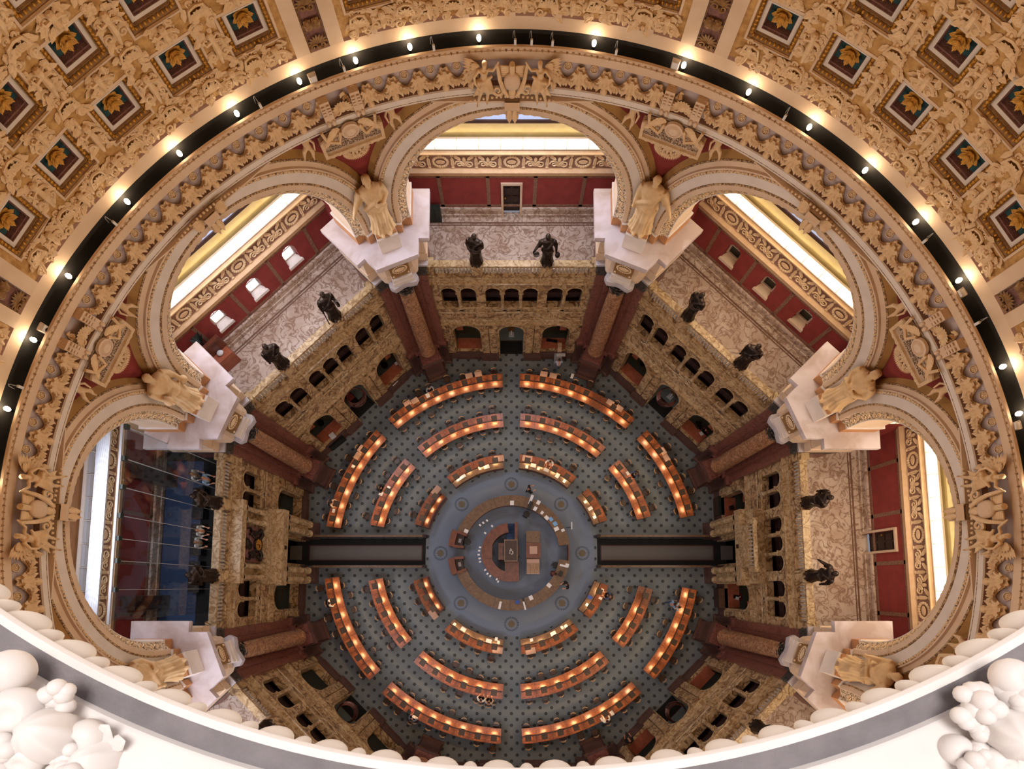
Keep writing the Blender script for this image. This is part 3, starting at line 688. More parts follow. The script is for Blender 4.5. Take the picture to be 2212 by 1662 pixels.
    for row, (zz, rr, nn, L) in enumerate(((10.98, .43, 8, .55), (11.3, .46, 8, .55), (11.6, .5, 8, .5))):
        for k in range(nn):
            a2 = 2*pi*(k+.5*row)/nn; dr = (cos(a2), sin(a2), 0)
            q.leaf((c[0]+rr*dr[0], c[1]+rr*dr[1], zz), (dr[0]*.25, dr[1]*.25, 1), dr, L, .15, .4, 5)
            q.ball((c[0]+(rr+.17)*dr[0], c[1]+(rr+.17)*dr[1], zz+L*.8), .07, 6, 4)
    for k in range(4):
        a2 = radians(V+45+90*k); q.spiral((c[0]+.66*cos(a2), c[1]+.66*sin(a2), 11.86), (cos(a2), sin(a2), 0), (0, 0, 1), (-sin(a2), cos(a2), 0), .16, .06, 1.3, 1, 10, 5)
    q.build('capital', M['cap'], t, smooth=50)
    ab = []
    for k in range(4):
        a0 = 45+90*k
        for i in range(6):
            f = i/5; aa = radians(a0+8+74*f); rr = .98*(1-.32*sin(pi*f)); ab.append((AX+rr*cos(aa), rr*sin(aa)))
    q = MB(T); q.prism(ab, 12.02, 12.2, [(AX+(x-AX)*1.04, y*1.04) for x, y in ab]); q.prism([(AX+(x-AX)*1.04, y*1.04) for x, y in ab], 12.2, 12.4); q.build('abacus', M['abacus'], t)
    # wall above the ledge
    q = MB(); im = vpoly(IMP, V); q.prism(im, 14.35, 14.9); q.build('wall_impost_'+tg, M['tan'], kind='structure')
    q = MB(); q.prism(offset(im, .02), 14.86, 14.93); q.prism(offset(im, .03), 14.93, 15.0); q.build('trim_impost_'+tg, M['white'], kind='structure')
# ------------------------------------------------------------------ great arches
Z0 = 15.4
def big_arch(T, prof, name, m, n=56, smooth=30):
    q = MB(T); rows = []
    for R, a in prof:
        lim = a*tan(radians(22.5)); t0 = acos(min(1, lim/R)) if R > lim else 0
        row = []
        if t0 == 0: row.append((a, R, 14.98))
        else: row.append((a, lim, Z0+R*sin(t0)))
        row += [(a, R*cos(t0+(pi-2*t0)*k/n), min(21.2, Z0+R*sin(t0+(pi-2*t0)*k/n))) for k in range(n+1)]
        row.append((a, -R, 14.98) if t0 == 0 else (a, -lim, Z0+R*sin(t0)))
        rows.append(row)
    q.grid(rows); return q.build(name, m, kind='structure', smooth=smooth)
for ang in (90, 135, 180, 225, 270, 315, 0, 45):
    T = S(ang); nm = SW[ang]
    big_arch(T, [(5.3, 17.1), (5.0, 17.1), (4.98, 17.08), (4.92, 16.9), (4.88, 16.9), (4.88, 15.47)], 'wall_arch_rear_'+nm, M['cream'])
    big_arch(T, [(4.9, 15.42), (5.22, 15.11)], 'wall_arch_soffit_'+nm, M['deco'])
    q = MB(T)                                    # rosettes and knots along the splayed soffit
    for i in range(46):
        t = pi*(i+.5)/46; e = (0, -sin(t), cos(t)); nr = (-.75, -.66*cos(t), -.66*sin(t)); ac = (-.66, .75*cos(t), .75*sin(t))
        P_ = lambda f: (15.42-.31*f, (4.9+.32*f)*cos(t), Z0+(4.9+.32*f)*sin(t))
        q.spiral(P_(.5), e, ac, nr, .13, .028, 1.25, 1 if i % 2 else -1, 10, 4); q.ball(P_(.5), .045, 6, 4)
        for f in (.1, .9): q.ball(P_(f), .035, 5, 4)
        for s in (-1, 1): q.leaf(P_(.5), tuple(s*(.7*ac[k]+.7*e[k]) for k in range(3)), nr, .2, .045, .1, 3)
    q.build('trim_soffit_rosettes_'+nm, M['relief'], kind='structure')
    big_arch(T, [(4.88, 15.47), (4.86, 15.46), (4.86, 15.43), (4.9, 15.42)], 'trim_arch_lip_'+nm, M['white'])
    big_arch(T, [(5.22, 15.11), (5.23, 15.07), (5.27, 15.05), (5.44, 15.05)], 'wall_arch_inner_'+nm, M['cream'])
    big_arch(T, [(5.44, 15.05), (5.45, 15.03), (5.51, 15.03), (5.52, 15.06)], 'trim_arch_bead_'+nm, M['bead'])
    big_arch(T, [(5.52, 15.06), (5.9, 15.05)], 'wall_arch_face_'+nm, M['white'])
    big_arch(T, [(5.9, 15.05), (5.93, 15.0), (6.0, 14.98), (6.03, 15.0)], 'trim_arch_dentil_'+nm, M['deco'])
    q = MB(T)
    for i in range(120):
        t = pi*(i+.5)/120; u = 5.98*cos(t)
        q.ball((14.99, u, Z0+5.98*sin(t)), (.05, .06, .05), 5, 4)
    q.build('trim_arch_dentils_'+nm, M['relief'], kind='structure')
    big_arch(T, [(6.03, 15.0), (6.06, 14.97), (6.1, 14.98), (6.12, 15.08), (6.28, 15.12)], 'wall_arch_outer_'+nm, M['cream'])
    big_arch(T, [(6.28, 15.12), (6.3, 15.1), (6.34, 15.12), (6.35, 15.15)], 'trim_arch_outer_bead_'+nm, M['bead'])
    big_arch(T, [(6.35, 15.15), (6.48, 15.3), (6.56, 15.36)], 'wall_arch_edge_'+nm, M['ochre'])
for ang in (90, 135, 180, 225, 270, 315, 0, 45):
    q = MB(S(ang)); pts = [(sqrt(15.3**2-u*u), u) for u in [-2.9+5.8*k/16 for k in range(17)]]; q.prism([(14.97, -2.9), (14.97, 2.9)]+pts[::-1], 21.16, 21.21)
    q.build('trim_arch_crown_'+SW[ang], M['cream'], kind='structure')
# ------------------------------------------------------------------ red pendentives between the arches
RP, AP, ZR = 6.55, 15.36, 21.6
zb = Z0 + RP*sin(acos(AP*tan(radians(22.5))/RP))
def pend_r(z, f=0.0):
    """radius of the pendentive at height z (on its centre line)"""
    t = (z-zb)/(ZR-zb); return 16.6 + (15.42-16.6)*t
for V, nm in VN.items():
    q = MB(); rows = []
    for i in range(15):
        z = zb + (ZR-zb)*i/14; u = RP*cos(math.asin(min(1, (z-Z0)/RP))); ue = AP*tan(radians(22.5))
        az = degrees(atan2(u, AP)); half = 22.5-az; re = sqrt(AP*AP+u*u); rc = pend_r(z); row = []
        for k in range(13):
            g = -1+2*k/12; r = rc+(re-rc)*g*g; th = radians(V+g*half); row.append((r*cos(th), r*sin(th), z))
        rows.append(row)
    q.grid(rows); q.build('wall_pendentive_'+nm.replace('-', '_').replace(' ', '_'), M['red'], kind='structure', smooth=60)
# ------------------------------------------------------------------ ring under the dome
def ringo(name, prof, m, n=192, smooth=30):
    q = MB(); q.lathe(prof, n); return q.build(name, m, kind='structure', smooth=smooth)
ringo('trim_architrave', [(15.5, 21.22), (15.25, 21.22), (15.22, 21.25), (15.22, 21.33), (15.2, 21.34), (15.2, 21.5), (15.17, 21.51), (15.17, 21.55), (15.22, 21.57)], M['white'])
ringo('trim_architrave_line', [(15.215, 21.325), (15.19, 21.33), (15.19, 21.342), (15.2, 21.345)], M['bead'])
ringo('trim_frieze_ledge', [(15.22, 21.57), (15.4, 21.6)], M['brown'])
ringo('trim_frieze', [(15.4, 21.6), (15.4, 22.36)], M['frieze_bg'])
ringo('trim_cornice', [(15.4, 22.32), (15.36, 22.35), (15.36, 22.6), (15.4, 22.61), (15.4, 22.65), (15.43, 22.68), (15.52, 22.68)], M['cream'])
ringo('light_trough', [(15.52, 22.68), (15.52, 22.3), (15.94, 22.3), (15.94, 22.8)], M['black'])
ringo('ceiling_cove', [(15.94, 22.8), (15.955, 23.0), (15.93, 23.26), (15.9, 23.28), (15.88, 23.3)], M['cream'])
q = MB()
for k in range(480):
    th = 2*pi*k/480; q.box(0, 0, 0, 0, 0, 0) if False else None
    r, z = 15.385, 22.625; e = (-sin(th), cos(th)); w2 = .045
    p0 = (r*cos(th), r*sin(th)); 
    q.face([(p0[0]-e[0]*w2, p0[1]-e[1]*w2, z+.02), (p0[0]+e[0]*w2, p0[1]+e[1]*w2, z+.02), (p0[0]*.9965, p0[1]*.9965, z-.035)])
q.build('trim_cornice_dentils', M['bead'], kind='structure')
# ------------------------------------------------------------------ dome
RD, ZC = 16.1, 20.6
def D(az, lat, h=0):
    """point of the dome; h is the distance in from its surface"""
    r = RD-h; a, l = radians(az), radians(lat); return (r*cos(l)*cos(a), r*cos(l)*sin(a), ZC+r*sin(l))
LAT = [15.1, 22.65, 30.2, 37.75]; HL = 2.42; HA = 2.55
PAN = [0, 45, 90, 135, 180, 225, 270, 315]
def shown(az): return -14 <= az <= 196
for pc in PAN:
    az0, az1 = pc-19.65, pc+19.65
    azs = [az0]; cent = [pc+8*i for i in range(-2, 3)]
    for c in cent: azs += [c-HA, c+HA]
    azs.append(az1); lats = [9.6]
    for l in LAT: lats += [l-HL, l+HL]
    lats += [46, 55, 64, 71, 77]
    q = MB()
    for i in range(len(lats)-1):
        for j in range(len(azs)-1):
            if j % 2 == 1 and i % 2 == 1 and i < 6 and pc in (0, 45, 90, 135, 180): continue
            q.grid([[D(azs[j]+(azs[j+1]-azs[j])*b/2, lats[i]+(lats[i+1]-lats[i])*a/2) for b in range(3)] for a in range(3)])
    q.build('ceiling_dome_panel', M['ochre_g'], kind='structure', smooth=60)
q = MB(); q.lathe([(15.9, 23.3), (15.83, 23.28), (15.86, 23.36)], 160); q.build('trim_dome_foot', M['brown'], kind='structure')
for V in VN:
    V = V if V < 300 else V-360
    q = MB()
    for s in (-1, 1):
        q.grid([[D(V+s*d, l, h) for d, h in ((1.2, 0), (1.2, .05), (2.85, .05), (2.85, 0))] for l in [9.6+i*67.4/30 for i in range(31)]])
    q.build('ceiling_rib', M['cream'], kind='structure', smooth=30)
    q = MB(); q.grid([[D(V+d, l, -.04) for d in (-1.2, 1.2)] for l in [9.6+i*67.4/30 for i in range(31)]]); q.build('ceiling_rib_ground', M['purple'], kind='structure', smooth=60)
    if not (0 < V < 180): continue
    q = MB()
    for i in range(9):
        l0 = 10.3+i*2.3; nrm = (-cos(radians(V)), -sin(radians(V)), -.2); ez = (-.25*cos(radians(V)), -.25*sin(radians(V)), 1); ea = (-sin(radians(V)), cos(radians(V)), 0)
        if i % 2 == 0:
            for k in range(9):
                g = (k-4)*.36; d = tuple(ea[m]*sin(g)+ez[m]*cos(g) for m in range(3)); q.leaf(D(V, l0, 0), d, nrm, .36, .035, .15, 4)
            for s in (-1, 1): q.spiral(D(V+s*.45, l0-.25, 0), ea, ez, nrm, .12, .04, 1.2, s, 10, 5)
        else:
            for s in (-1, 1):
                q.ball(D(V+s*.45, l0+.2, .03), (.15, .15, .15), 8, 5)
                for k in range(6): a2 = k*pi/3; d = tuple(ea[m]*cos(a2)+ez[m]*sin(a2) for m in range(3)); q.leaf(D(V+s*.45, l0+.2, .02), d, nrm, .22, .06, .25, 3)
    for s in (-1, 1):
        for i in range(150): q.ball(D(V+s*1.08, 9.7+i*.2, .02), .025, 5, 3)
    q.build('trim_rib_ornament', M['gold_d'], kind='structure')
# coffers: one is built and copied
def coffer_meshes():
    out = []
    q = MB(); hx = .70; o2 = hx+.06
    def frame(q, profs):
        q.grid([[(sx*d, sy*d*.985, z) for sx, sy in ((-1, -1), (1, -1), (1, 1), (-1, 1))] for d, z in profs], True)
    q = MB(); frame(q, [(hx+.07, -.02), (hx+.07, .05), (hx, .06), (hx, .0)]); out.append(('outer_fillet', q.mesh('outer_fillet', False), 'cream'))
    q = MB(); frame(q, [(hx, .0), (hx-.03, -.03), (hx-.11, -.1), (hx-.14, -.1), (hx-.14, -.06), (hx-.16, -.06), (hx-.16, -.14)]); out.append(('egg_moulding', q.mesh('egg_moulding', False), 'gold_d'))
    q = MB()
    for sx, sy, ex, ey in ((0, 1, 1, 0), (0, -1, 1, 0), (1, 0, 0, 1), (-1, 0, 0, 1)):
        for k in range(9):
            t = (k-4)*.138; d = hx-.075
            q.ball((sx*d+ex*t, sy*d+ey*t, -.05), (.042 if ex else .06, .042 if ey else .06, .05), 8, 6)
            t2 = t+.069; q.ball((sx*d+ex*t2, sy*d+ey*t2, -.055), (.012 if ex else .06, .012 if ey else .06, .035), 5, 4)
    out.append(('eggs', q.mesh('eggs', False, 60), 'gold'))
    q = MB(); frame(q, [(hx-.16, -.14), (hx-.16, -.12), (hx-.28, -.12), (hx-.28, -.16)]); out.append(('white_border', q.mesh('white_border', False), 'white'))
    q = MB(); frame(q, [(hx-.28, -.13), (hx-.285, -.18), (hx-.30, -.2), (hx-.30, -.37)]); out.append(('recess_side', q.mesh('recess_side', False), 'purple'))
    q = MB(); d = hx-.29; q.face([(-d, -d, -.36), (d, -d, -.36), (d, d, -.36), (-d, d, -.36)]); out.append(('panel', q.mesh('panel', False), 'teal'))
    q = MB()
    for k in range(8):
        a2 = 2*pi*k/8
        for j in (-.28, 0, .28): q.leaf((.1*cos(a2), .1*sin(a2), -.33), (cos(a2+j), sin(a2+j), .25), (0, 0, 1), .2 if j else .24, .055, .25, 4)
    for k in range(10):
        a2 = 2*pi*(k+.5)/10; q.leaf((.04*cos(a2), .04*sin(a2), -.3), (cos(a2), sin(a2), .35), (0, 0, 1), .17, .05, .3, 4)
    for k in range(12):
        a2 = 2*pi*k/12; q.leaf((.02*cos(a2), .02*sin(a2), -.22), (cos(a2), sin(a2), .6), (0, 0, 1), .1, .03, .2, 3)
    q.lathe([(.13, -.36), (.12, -.3), (.07, -.2), (.05, -.19), (.02, -.22), (.001, -.22)], 14); out.append(('rosette', q.mesh('rosette', False, 50), 'gold'))
    return out
CM = coffer_meshes(); first = None; ROWN = ['lowest', 'second-lowest', 'third-lowest', 'fourth-lowest']
PANN = {0: 'right', 45: 'upper-right', 90: 'top', 135: 'upper-left', 180: 'left'}
RIBL = {135: 'left', 45: 'right', 90: 'top', 0: 'right', 180: 'left'}
for pc in (0, 45, 90, 135, 180):
    for r in range(3):
        for i in range(5):
            az = pc+8*(2-i)
            t = thing('coffer', 'coffer with gilded rosette, %s in the %s row of the %s dome panel' % (ORD[i], ROWN[r], PANN[pc]), 'coffer', W(D(az, LAT[r])), 0, 'dome coffers')
            a, l = radians(az), radians(LAT[r]); nz = Vector((-cos(l)*cos(a), -cos(l)*sin(a), -sin(l))); ex = Vector((sin(a), -cos(a), 0)); ey = nz.cross(ex)
            t.rotation_euler = Matrix((ex, ey, nz)).transposed().to_euler(); t.scale = (cos(l)/cos(radians(15.1)), 1, 1)
            for n2, me, k in CM: local(obj(n2, me, M[k]), t)
# stucco relief between the coffers
def motif(q, az, lat, kind, w2=.36, h2=.6, seed=0):
    rr = random.Random(seed*31+kind); a, l = radians(az), radians(lat)
    nz = Vector((-cos(l)*cos(a), -cos(l)*sin(a), -sin(l))); ex = Vector((sin(a), -cos(a), 0)); ey = -nz.cross(ex)
    if ey.z < 0: ey = -ey
    o = Vector(D(az, lat)); P = lambda x, y, z=0: tuple(o+ex*x+ey*y+nz*z)
    dv = lambda x, y: tuple(ex*x+ey*y)
    for s in (-1, 1):
        if kind == 0:      # scrolls and acanthus
            q.spiral(P(s*.2, -h2*.45), ex*1., ey*1., nz, .17, .055, 1.5, s, 14, 5); q.spiral(P(s*.2, h2*.4), ex, ey, nz, .14, .05, 1.4, -s, 14, 5)
            for k in range(7):
                q.leaf(P(s*rr.uniform(.02, .25), rr.uniform(-h2, h2*.8)), dv(s*rr.uniform(.2, 1), rr.uniform(-.4, 1)), nz, rr.uniform(.2, .38), rr.uniform(.06, .1), rr.uniform(.2, .5), 5)
        else:              # shell on a cluster of leaves
            q.spiral(P(s*.24, -.28), ex, ey, nz, .15, .05, 1.4, s, 14, 5); q.spiral(P(s*.13, .36), ex, ey, nz, .1, .04, 1.3, -s, 12, 5)
            for k in range(6): q.leaf(P(s*rr.uniform(.05, .3), rr.uniform(-.4, .4)), dv(s*rr.uniform(.3, 1), rr.uniform(-1, .6)), nz, rr.uniform(.18, .34), .08, .35, 5)
        for k in range(4): q.ball(P(s*rr.uniform(.05, .3), rr.uniform(-h2, h2), .03), rr.uniform(.04, .085), 6, 4)
    if kind == 1:
        for k in range(9):
            g = (k-4)*.33; q.leaf(P(0, -.12), dv(sin(g), cos(g)), nz, .36, .045, .3, 4)
        q.tube([P(-.3, -.05, .05), P(-.2, .28, .08), P(0, .36, .1), P(.2, .28, .08), P(.3, -.05, .05)], .04, 5)
    else:
        q.tube([P(0, -h2, .02), P(.02, 0, .12), P(0, h2*.7, .04)], [.05, .1, .05], 6); q.ball(P(0, h2*.62, .1), (.11, .11, .11), 7, 5)
        q.tube([P(0, h2*.4, .1), P(.22, h2*.3, .1), P(.3, h2*.02, .08)], .045, 5); q.tube([P(0, h2*.4, .1), P(-.22, h2*.3, .1), P(-.28, h2*.55, .08)], .045, 5)
for pc in (0, 45, 90, 135, 180):
    q = MB()
    for r in range(4):
        for i in range(6):
            az = pc-20+8*i
            if 0 < i < 5: motif(q, az, LAT[r], 0, seed=r*7+i)
            if r < 3 and 0 < i < 5: motif(q, az, LAT[r]+3.78, 1, seed=r+i)
            if i < 5 and r < 3: motif(q, az+4, LAT[r]+3.78, 0, h2=.34, seed=r*5+i+3)
    for i in range(14):
        az = pc-17.6+i*2.7; motif(q, az, 11.05, 1 if i % 2 else 0, h2=.32, seed=i)
    q.build('ceiling_relief', M['relief'], kind='structure')
    q = MB()       # little blocks along the foot of the panel
    for i in range(7):
        az = pc-16+i*5.33; q.box(0, 0, 0, 0, 0, 0) if False else None
        o = D(az, 9.75, .03); tt = MB(S(az)); tt.box(15.78, 15.86, -.1, .1, 23.31, 23.42); q.f += [[j+len(q.v) for j in f] for f in tt.f]; q.v += tt.v
    q.build('trim_dome_blocks', M['cream'], kind='structure')
# ------------------------------------------------------------------ rim of the lantern eye, right below the camera
n = 240
q = MB(); q.lathe([(3.06, 36.38), (3.0, 36.385), (3.0, 36.39), (3.006, 36.402), (3.03, 36.404)], n); q.build('trim_rim_edge', M['rail_w'], kind='structure', smooth=40)
q = MB(); q.lathe([(3.03, 36.404), (3.1, 36.4)], n); q.build('trim_rim_ledge', M['rail_g'], kind='structure')
q = MB(); q.lathe([(3.1, 36.4), (3.103, 36.42), (3.112, 36.43), (3.45, 36.55), (3.6, 36.9), (3.62, 38.3)], n); q.build('wall_lantern', M['rail_w'], kind='structure', smooth=30)
q = MB(); q.lathe([(3.0, 36.385), (3.08, 36.375), (3.13, 36.32), (3.4, 36.15), (3.6, 36.1)], n); q.build('trim_rim_underside', M['rail_w'], kind='structure')
eg = MB(); eg.ball((0, 0, 0), (.058, .03, .088), 20, 14); eg = eg.mesh('egg', False, 80); dt = MB(); dt.ball((0, 0, 0), (.028, .028, .07), 14, 10); dt = dt.mesh('dart', False, 80)
t0 = thing('egg_moulding', 'row of large white plaster eggs and darts along the near rim', 'moulding', (0, -3.0*ASP, 36.3))
for k in range(-29, 30):
    for me, off, r, z, nm2 in ((eg, 0, 3.05, 36.29, 'egg'), (dt, 1.725, 3.05, 36.3, 'dart')):
        az = radians(268.35+k*3.45+off); o = local(obj(nm2, me, M['rail_w']), t0); o.location = Vector((r*cos(az), r*sin(az)*ASP, z))-t0.location; o.rotation_euler = (radians(14)*0, 0, az-pi/2)
# ------------------------------------------------------------------ light bulbs and boxes in the cove under the dome
LAMP = [93.99, 102.32, 109.0, 116.14, 124.5, 132.76, 141.1, 152.14, 160.53, 168.95, 177.31, 80.17, 69.13, 60.79, 52.48, 44.16, 35.69, 27.26, 16.13, 10.49, 2.45]
gl = MB(); gl.ball((0, 0, .0), (.075, .075, .095), 12, 8); gl = gl.mesh('bulb', False, 80)
sk = MB(); sk.lathe([(.03, -.42), (.045, -.2), (.05, -.1), (.03, -.06)], 10); sk = sk.mesh('socket', False)
def cove_light(az):
    l = light('cove_glow', 'POINT', W(S(az)(15.72, 0, 22.83)), 3.5, (1.0, .82, .60), radius=.1)
    o = light('cove_beam', 'SPOT', W(S(az)(15.66, 0, 22.88)), COVE_W, (1.0, .84, .64), radius=.12); o.data.spot_size = radians(105); o.data.spot_blend = .6
    aim(o, W(S(az)(-9.0, 0, 33.0)))
COVE_W = 420
for i, az in enumerate(sorted(LAMP, reverse=True)):
    t = thing('cove_lamp', 'bare lit bulb in the black dome cove, %s from the left' % ORD[i], 'lamp', at(az, 15.74, 22.72), radians(az), 'cove bulbs')
    local(obj('bulb', gl, M['bulb']), t); local(obj('socket', sk, M['blackp']), t); cove_light(az)
for i in range(21): cove_light(186+i*8.2)
bx = MB(); bx.box(-.09, .09, -.11, .11, -.14, .14); bx = bx.mesh('housing', False); br = MB(); br.tube([(0, -.12, -.3), (0, -.13, .2), (0, .13, .2), (0, .12, -.3)], .012, 5); br = br.mesh('bracket', False)
for i, (az, z, nm) in enumerate(((114.56, 22.72, 'left of the upper-left rib'), (70.09, 22.74, 'beside the upper-right rib'), (25.8, 22.62, 'low on the right beside the rib'), (158.9, 22.66, 'far left with a black face'), (9.19, 22.6, 'at the far right edge'))):
    t = thing('speaker_box', 'small white box on a bracket in the cove, ' + nm, 'box', at(az, 15.62, z), radians(az))
    local(obj('housing', bx, M['whitep']), t); local(obj('bracket', br, M['cream']), t)
    if i == 3: q = MB(); q.grid([[(-.095, .07*cos(2*pi*k/12), .07*sin(2*pi*k/12)) for k in range(12)], [(-.092, .01*cos(2*pi*k/12), .01*sin(2*pi*k/12)) for k in range(12)]], True); local(q.build('cone', M['blackp'], world=False), t)
cp = MB(); cp.box(-.03, .03, -.04, .04, -.05, .12); cp = cp.mesh('body', False); cw = MB(); cw.tube([(.03, 0, .1), (.15, .03, .25), (.28, .06, .1), (.3, .08, -.1)], .01, 5); cw = cw.mesh('wire', False)
for i, az in enumerate(sorted((121.66, 99.52, 89.64, 87.65, 85.11, 77.34, 110.64, 55.51, 33.21, 21.78, 144.06, 166.22), reverse=True)):
    t = thing('cable_clip', 'small pale clip with a hanging wire on the cove edge, %s from the left' % ORD[i], 'clip', at(az, 15.5, 22.74), radians(az), 'cable clips')
    local(obj('body', cp, M['whitep']), t); local(obj('wire', cw, M['greyp']), t)
# ------------------------------------------------------------------ reading desks
def arcpts(r, t0, t1, n): return [(r*cos(radians(t0+(t1-t0)*k/n)), r*sin(radians(t0+(t1-t0)*k/n))) for k in range(n+1)]
def arcslab(q, r0, r1, t0, t1, z0, z1, n=16):
    q.prism(arcpts(r0, t0, t1, n) + arcpts(r1, t0, t1, n)[::-1], z0, z1)
# lamp prototype parts (local x = outwards)
hd = MB(); hd.box(-.2, .2, -.2, .2, 1.31, 1.36); hd.box(-.215, .215, -.215, -.195, 1.29, 1.37); hd.box(-.215, .215, .195, .215, 1.29, 1.37); hd = hd.mesh('hood', False)
hb = MB(); hb.box(-.222, .222, -.18, .18, 1.28, 1.31); hb = hb.mesh('hood_edge', False)
ps = MB(); ps.box(-.03, .03, -.2, -.17, .8, 1.3); ps.box(-.03, .03, .17, .2, .8, 1.3); ps = ps.mesh('post', False)
tb = MB(); tb.tube([(-.05, -.14, 1.25), (-.05, .14, 1.25)], .022, 8); tb = tb.mesh('tube', False)
SEG = [('TL', 'top left', 95.4, 4.94, 8, 97.25, 6.2, 6, 99.9, 8.68, 4, (92.9, 132.3), (93.5, 131.5), (95.1, 130.15)),
       ('TR', 'top right', 84.85, -4.94, 8, 83.1, -6.23, 6, 80.19, -8.65, 4, (87.3, 47.7), (86.35, 48.5), (85.1, 49.6)),
       ('LT', 'left upper', 140.07, 4.86, 7, 141.38, 6.05, 5, 143.53, 7.7, 3, (137.3, 171.8), (138.0, 168.7), (139.3, 163.4)),
       ('LB', 'left lower', 219.83, -4.86, 7, 218.5, -6.08, 5, 216.18, -7.8, 3, (222.3, 188.1), (221.4, 191.3), (220.05, 196.2)),
       ('RT', 'right upper', 39.88, -5.08, 6, 38.4, -6.68, 4, 34.65, -9.74, 2, (42.6, 11.7), (41.3, 14.8), (40.5, 18.9)),
       ('RB', 'right lower', -39.76, 5.2, 6, -38.17, 6.66, 4, -34.94, 10.4, 2, (-42.0, -11.6), (-41.0, -14.8), (-40.6, -19.0)),
       ('BL', 'bottom left', 264.67, -4.94, 8, 263.02, -6.27, 6, 259.99, -8.8, 4, (266.8, 227.6), (266.6, 228.4), (264.95, 229.6)),
       ('BR', 'bottom right', -84.9, 4.95, 8, -83.2, 6.27, 6, -80.5, 8.85, 4, (-86.8, -47.6), (-86.3, -48.5), (-84.4, -49.4))]
WARM = (1.0, .58, .24); LAMP_W = 7.5
seats = []; nolamp = {('TR', 'outer', 5)}
for code, nm, a0, da, na, m0, dm, nm_, i0, di, ni, ea, em, ei in SEG:
    for rname, r0, r1, s0, ds, cnt, ends in (('outer', 12.58, 13.65, a0, da, na, ea), ('middle', 9.48, 10.55, m0, dm, nm_, em), ('inner', 6.32, 7.40, i0, di, ni, ei)):
        rm = (r0+r1)/2; mid = (ends[0]+ends[1])/2; t0, t1 = sorted(ends)
        t = thing('reading_desk', 'curved wooden reading desk, %s of the %s ring' % (nm, rname), 'desk', at(mid, rm, 0), radians(mid))
        n = max(8, int((t1-t0)/2)); inner = rname == 'inner'
        q = MB(); arcslab(q, rm-.02 if inner else r0, r1, t0, t1, .71, .75, n); q.build('top', M['wood'], t)
        q = MB(); e = .9 if rname == 'outer' else 1.2
        for k in range(1, cnt):
            th = s0+ds*(k-.5)
            for ra, rb in ((r0 if not inner else rm+.05, rm-.04), (rm+.04, r1)): q.T = S(th); q.box(ra+.02, rb-.02, -.008, .008, .75, .753)
        if q.v: q.build('seam', M['wood_d'], t)
        q = MB(); arcslab(q, rm-.05, rm+.05, t0+.2, t1-.2, 0, .71, n)
        for th in (t0+.25, t1-.25): q.T = S(th); q.box(r0+.08, r1-.08, -.03, .03, 0, .71)
        q.T = None; q.build('pedestal', M['wood_d'], t)
        if not inner:
            q = MB(); arcslab(q, rm-.035, rm+.035, t0+.3, t1-.3, .75, .80, n); q.build('divider', M['wood_d'], t)
        elif code in ('LT', 'LB'):
            q = MB(); arcslab(q, rm-.17, rm-.03, t0+.3, t1-.3, .71, 1.3, n); q.build('shelf_back', M['wood_d'], t)
            q = MB(); arcslab(q, r0+.04, rm-.17, t0+.6, t1-.6, .74, .76, n); q.build('display_bed', M['wood'], t)
            q = MB(); arcslab(q, r0-.03, r0+.05, t0, t1, 0, .98, n)
            for th in (t0+.3, t1-.3): q.T = S(th); q.box(r0, rm, -.04, .04, 0, 1.0)
            q.T = None; q.build('case', M['wood_r'], t)
        else:
            q = MB(); arcslab(q, r0, rm-.1, t0, t1, .79, .84, n); q.build('shelf_top', M['wood_b'], t)
            q = MB(); arcslab(q, r0+.06, rm-.12, t0+.3, t1-.3, 0, .79, n); q.build('shelf_body', M['wood_r'], t)
        for k in range(cnt):
            th = s0+ds*k; pos = '%s from the %s' % (ORD[k], {'TL': 'aisle', 'TR': 'aisle', 'BL': 'aisle', 'BR': 'aisle'}.get(code, 'diagonal passage'))
            if (code, rname, k) not in nolamp:
                l = thing('reading_lamp', 'square-hooded lamp, %s on the %s-ring %s desk' % (pos, rname, nm.replace(' ', '-')), 'lamp', at(th, rm, 0), radians(th), 'reading lamps')
                l.location.z = .0
                local(obj('hood', hd, M['hood']), l); local(obj('hood_edge', hb, M['wood_d']), l); local(obj('post', ps, M['wood_d']), l)
                dim = (code, rname, k) in {('RB', 'middle', 3)}
                if not dim:
                    local(obj('tube', tb, M['tube']), l)
                    c = WARM if rnd.random() > .16 else (1.0, .66, .34)
                    g = light('desk_glow', 'AREA', at(th, rm-.05, 1.22), LAMP_W*(.75 if inner else 1)*rnd.uniform(.85, 1.15), c, .3, sizey=.12); g.rotation_euler = (0, 0, radians(th)+pi/2)
                if code in ('LT', 'LB') and inner:
                    g = light('case_glow', 'AREA', at(th, r0+.3, .98), 3.2, (1.0, .72, .42), .3, sizey=.12); g.rotation_euler = (0, 0, radians(th)+pi/2)
            seats.append((code, nm, rname, k, th, r0, r1, pos))
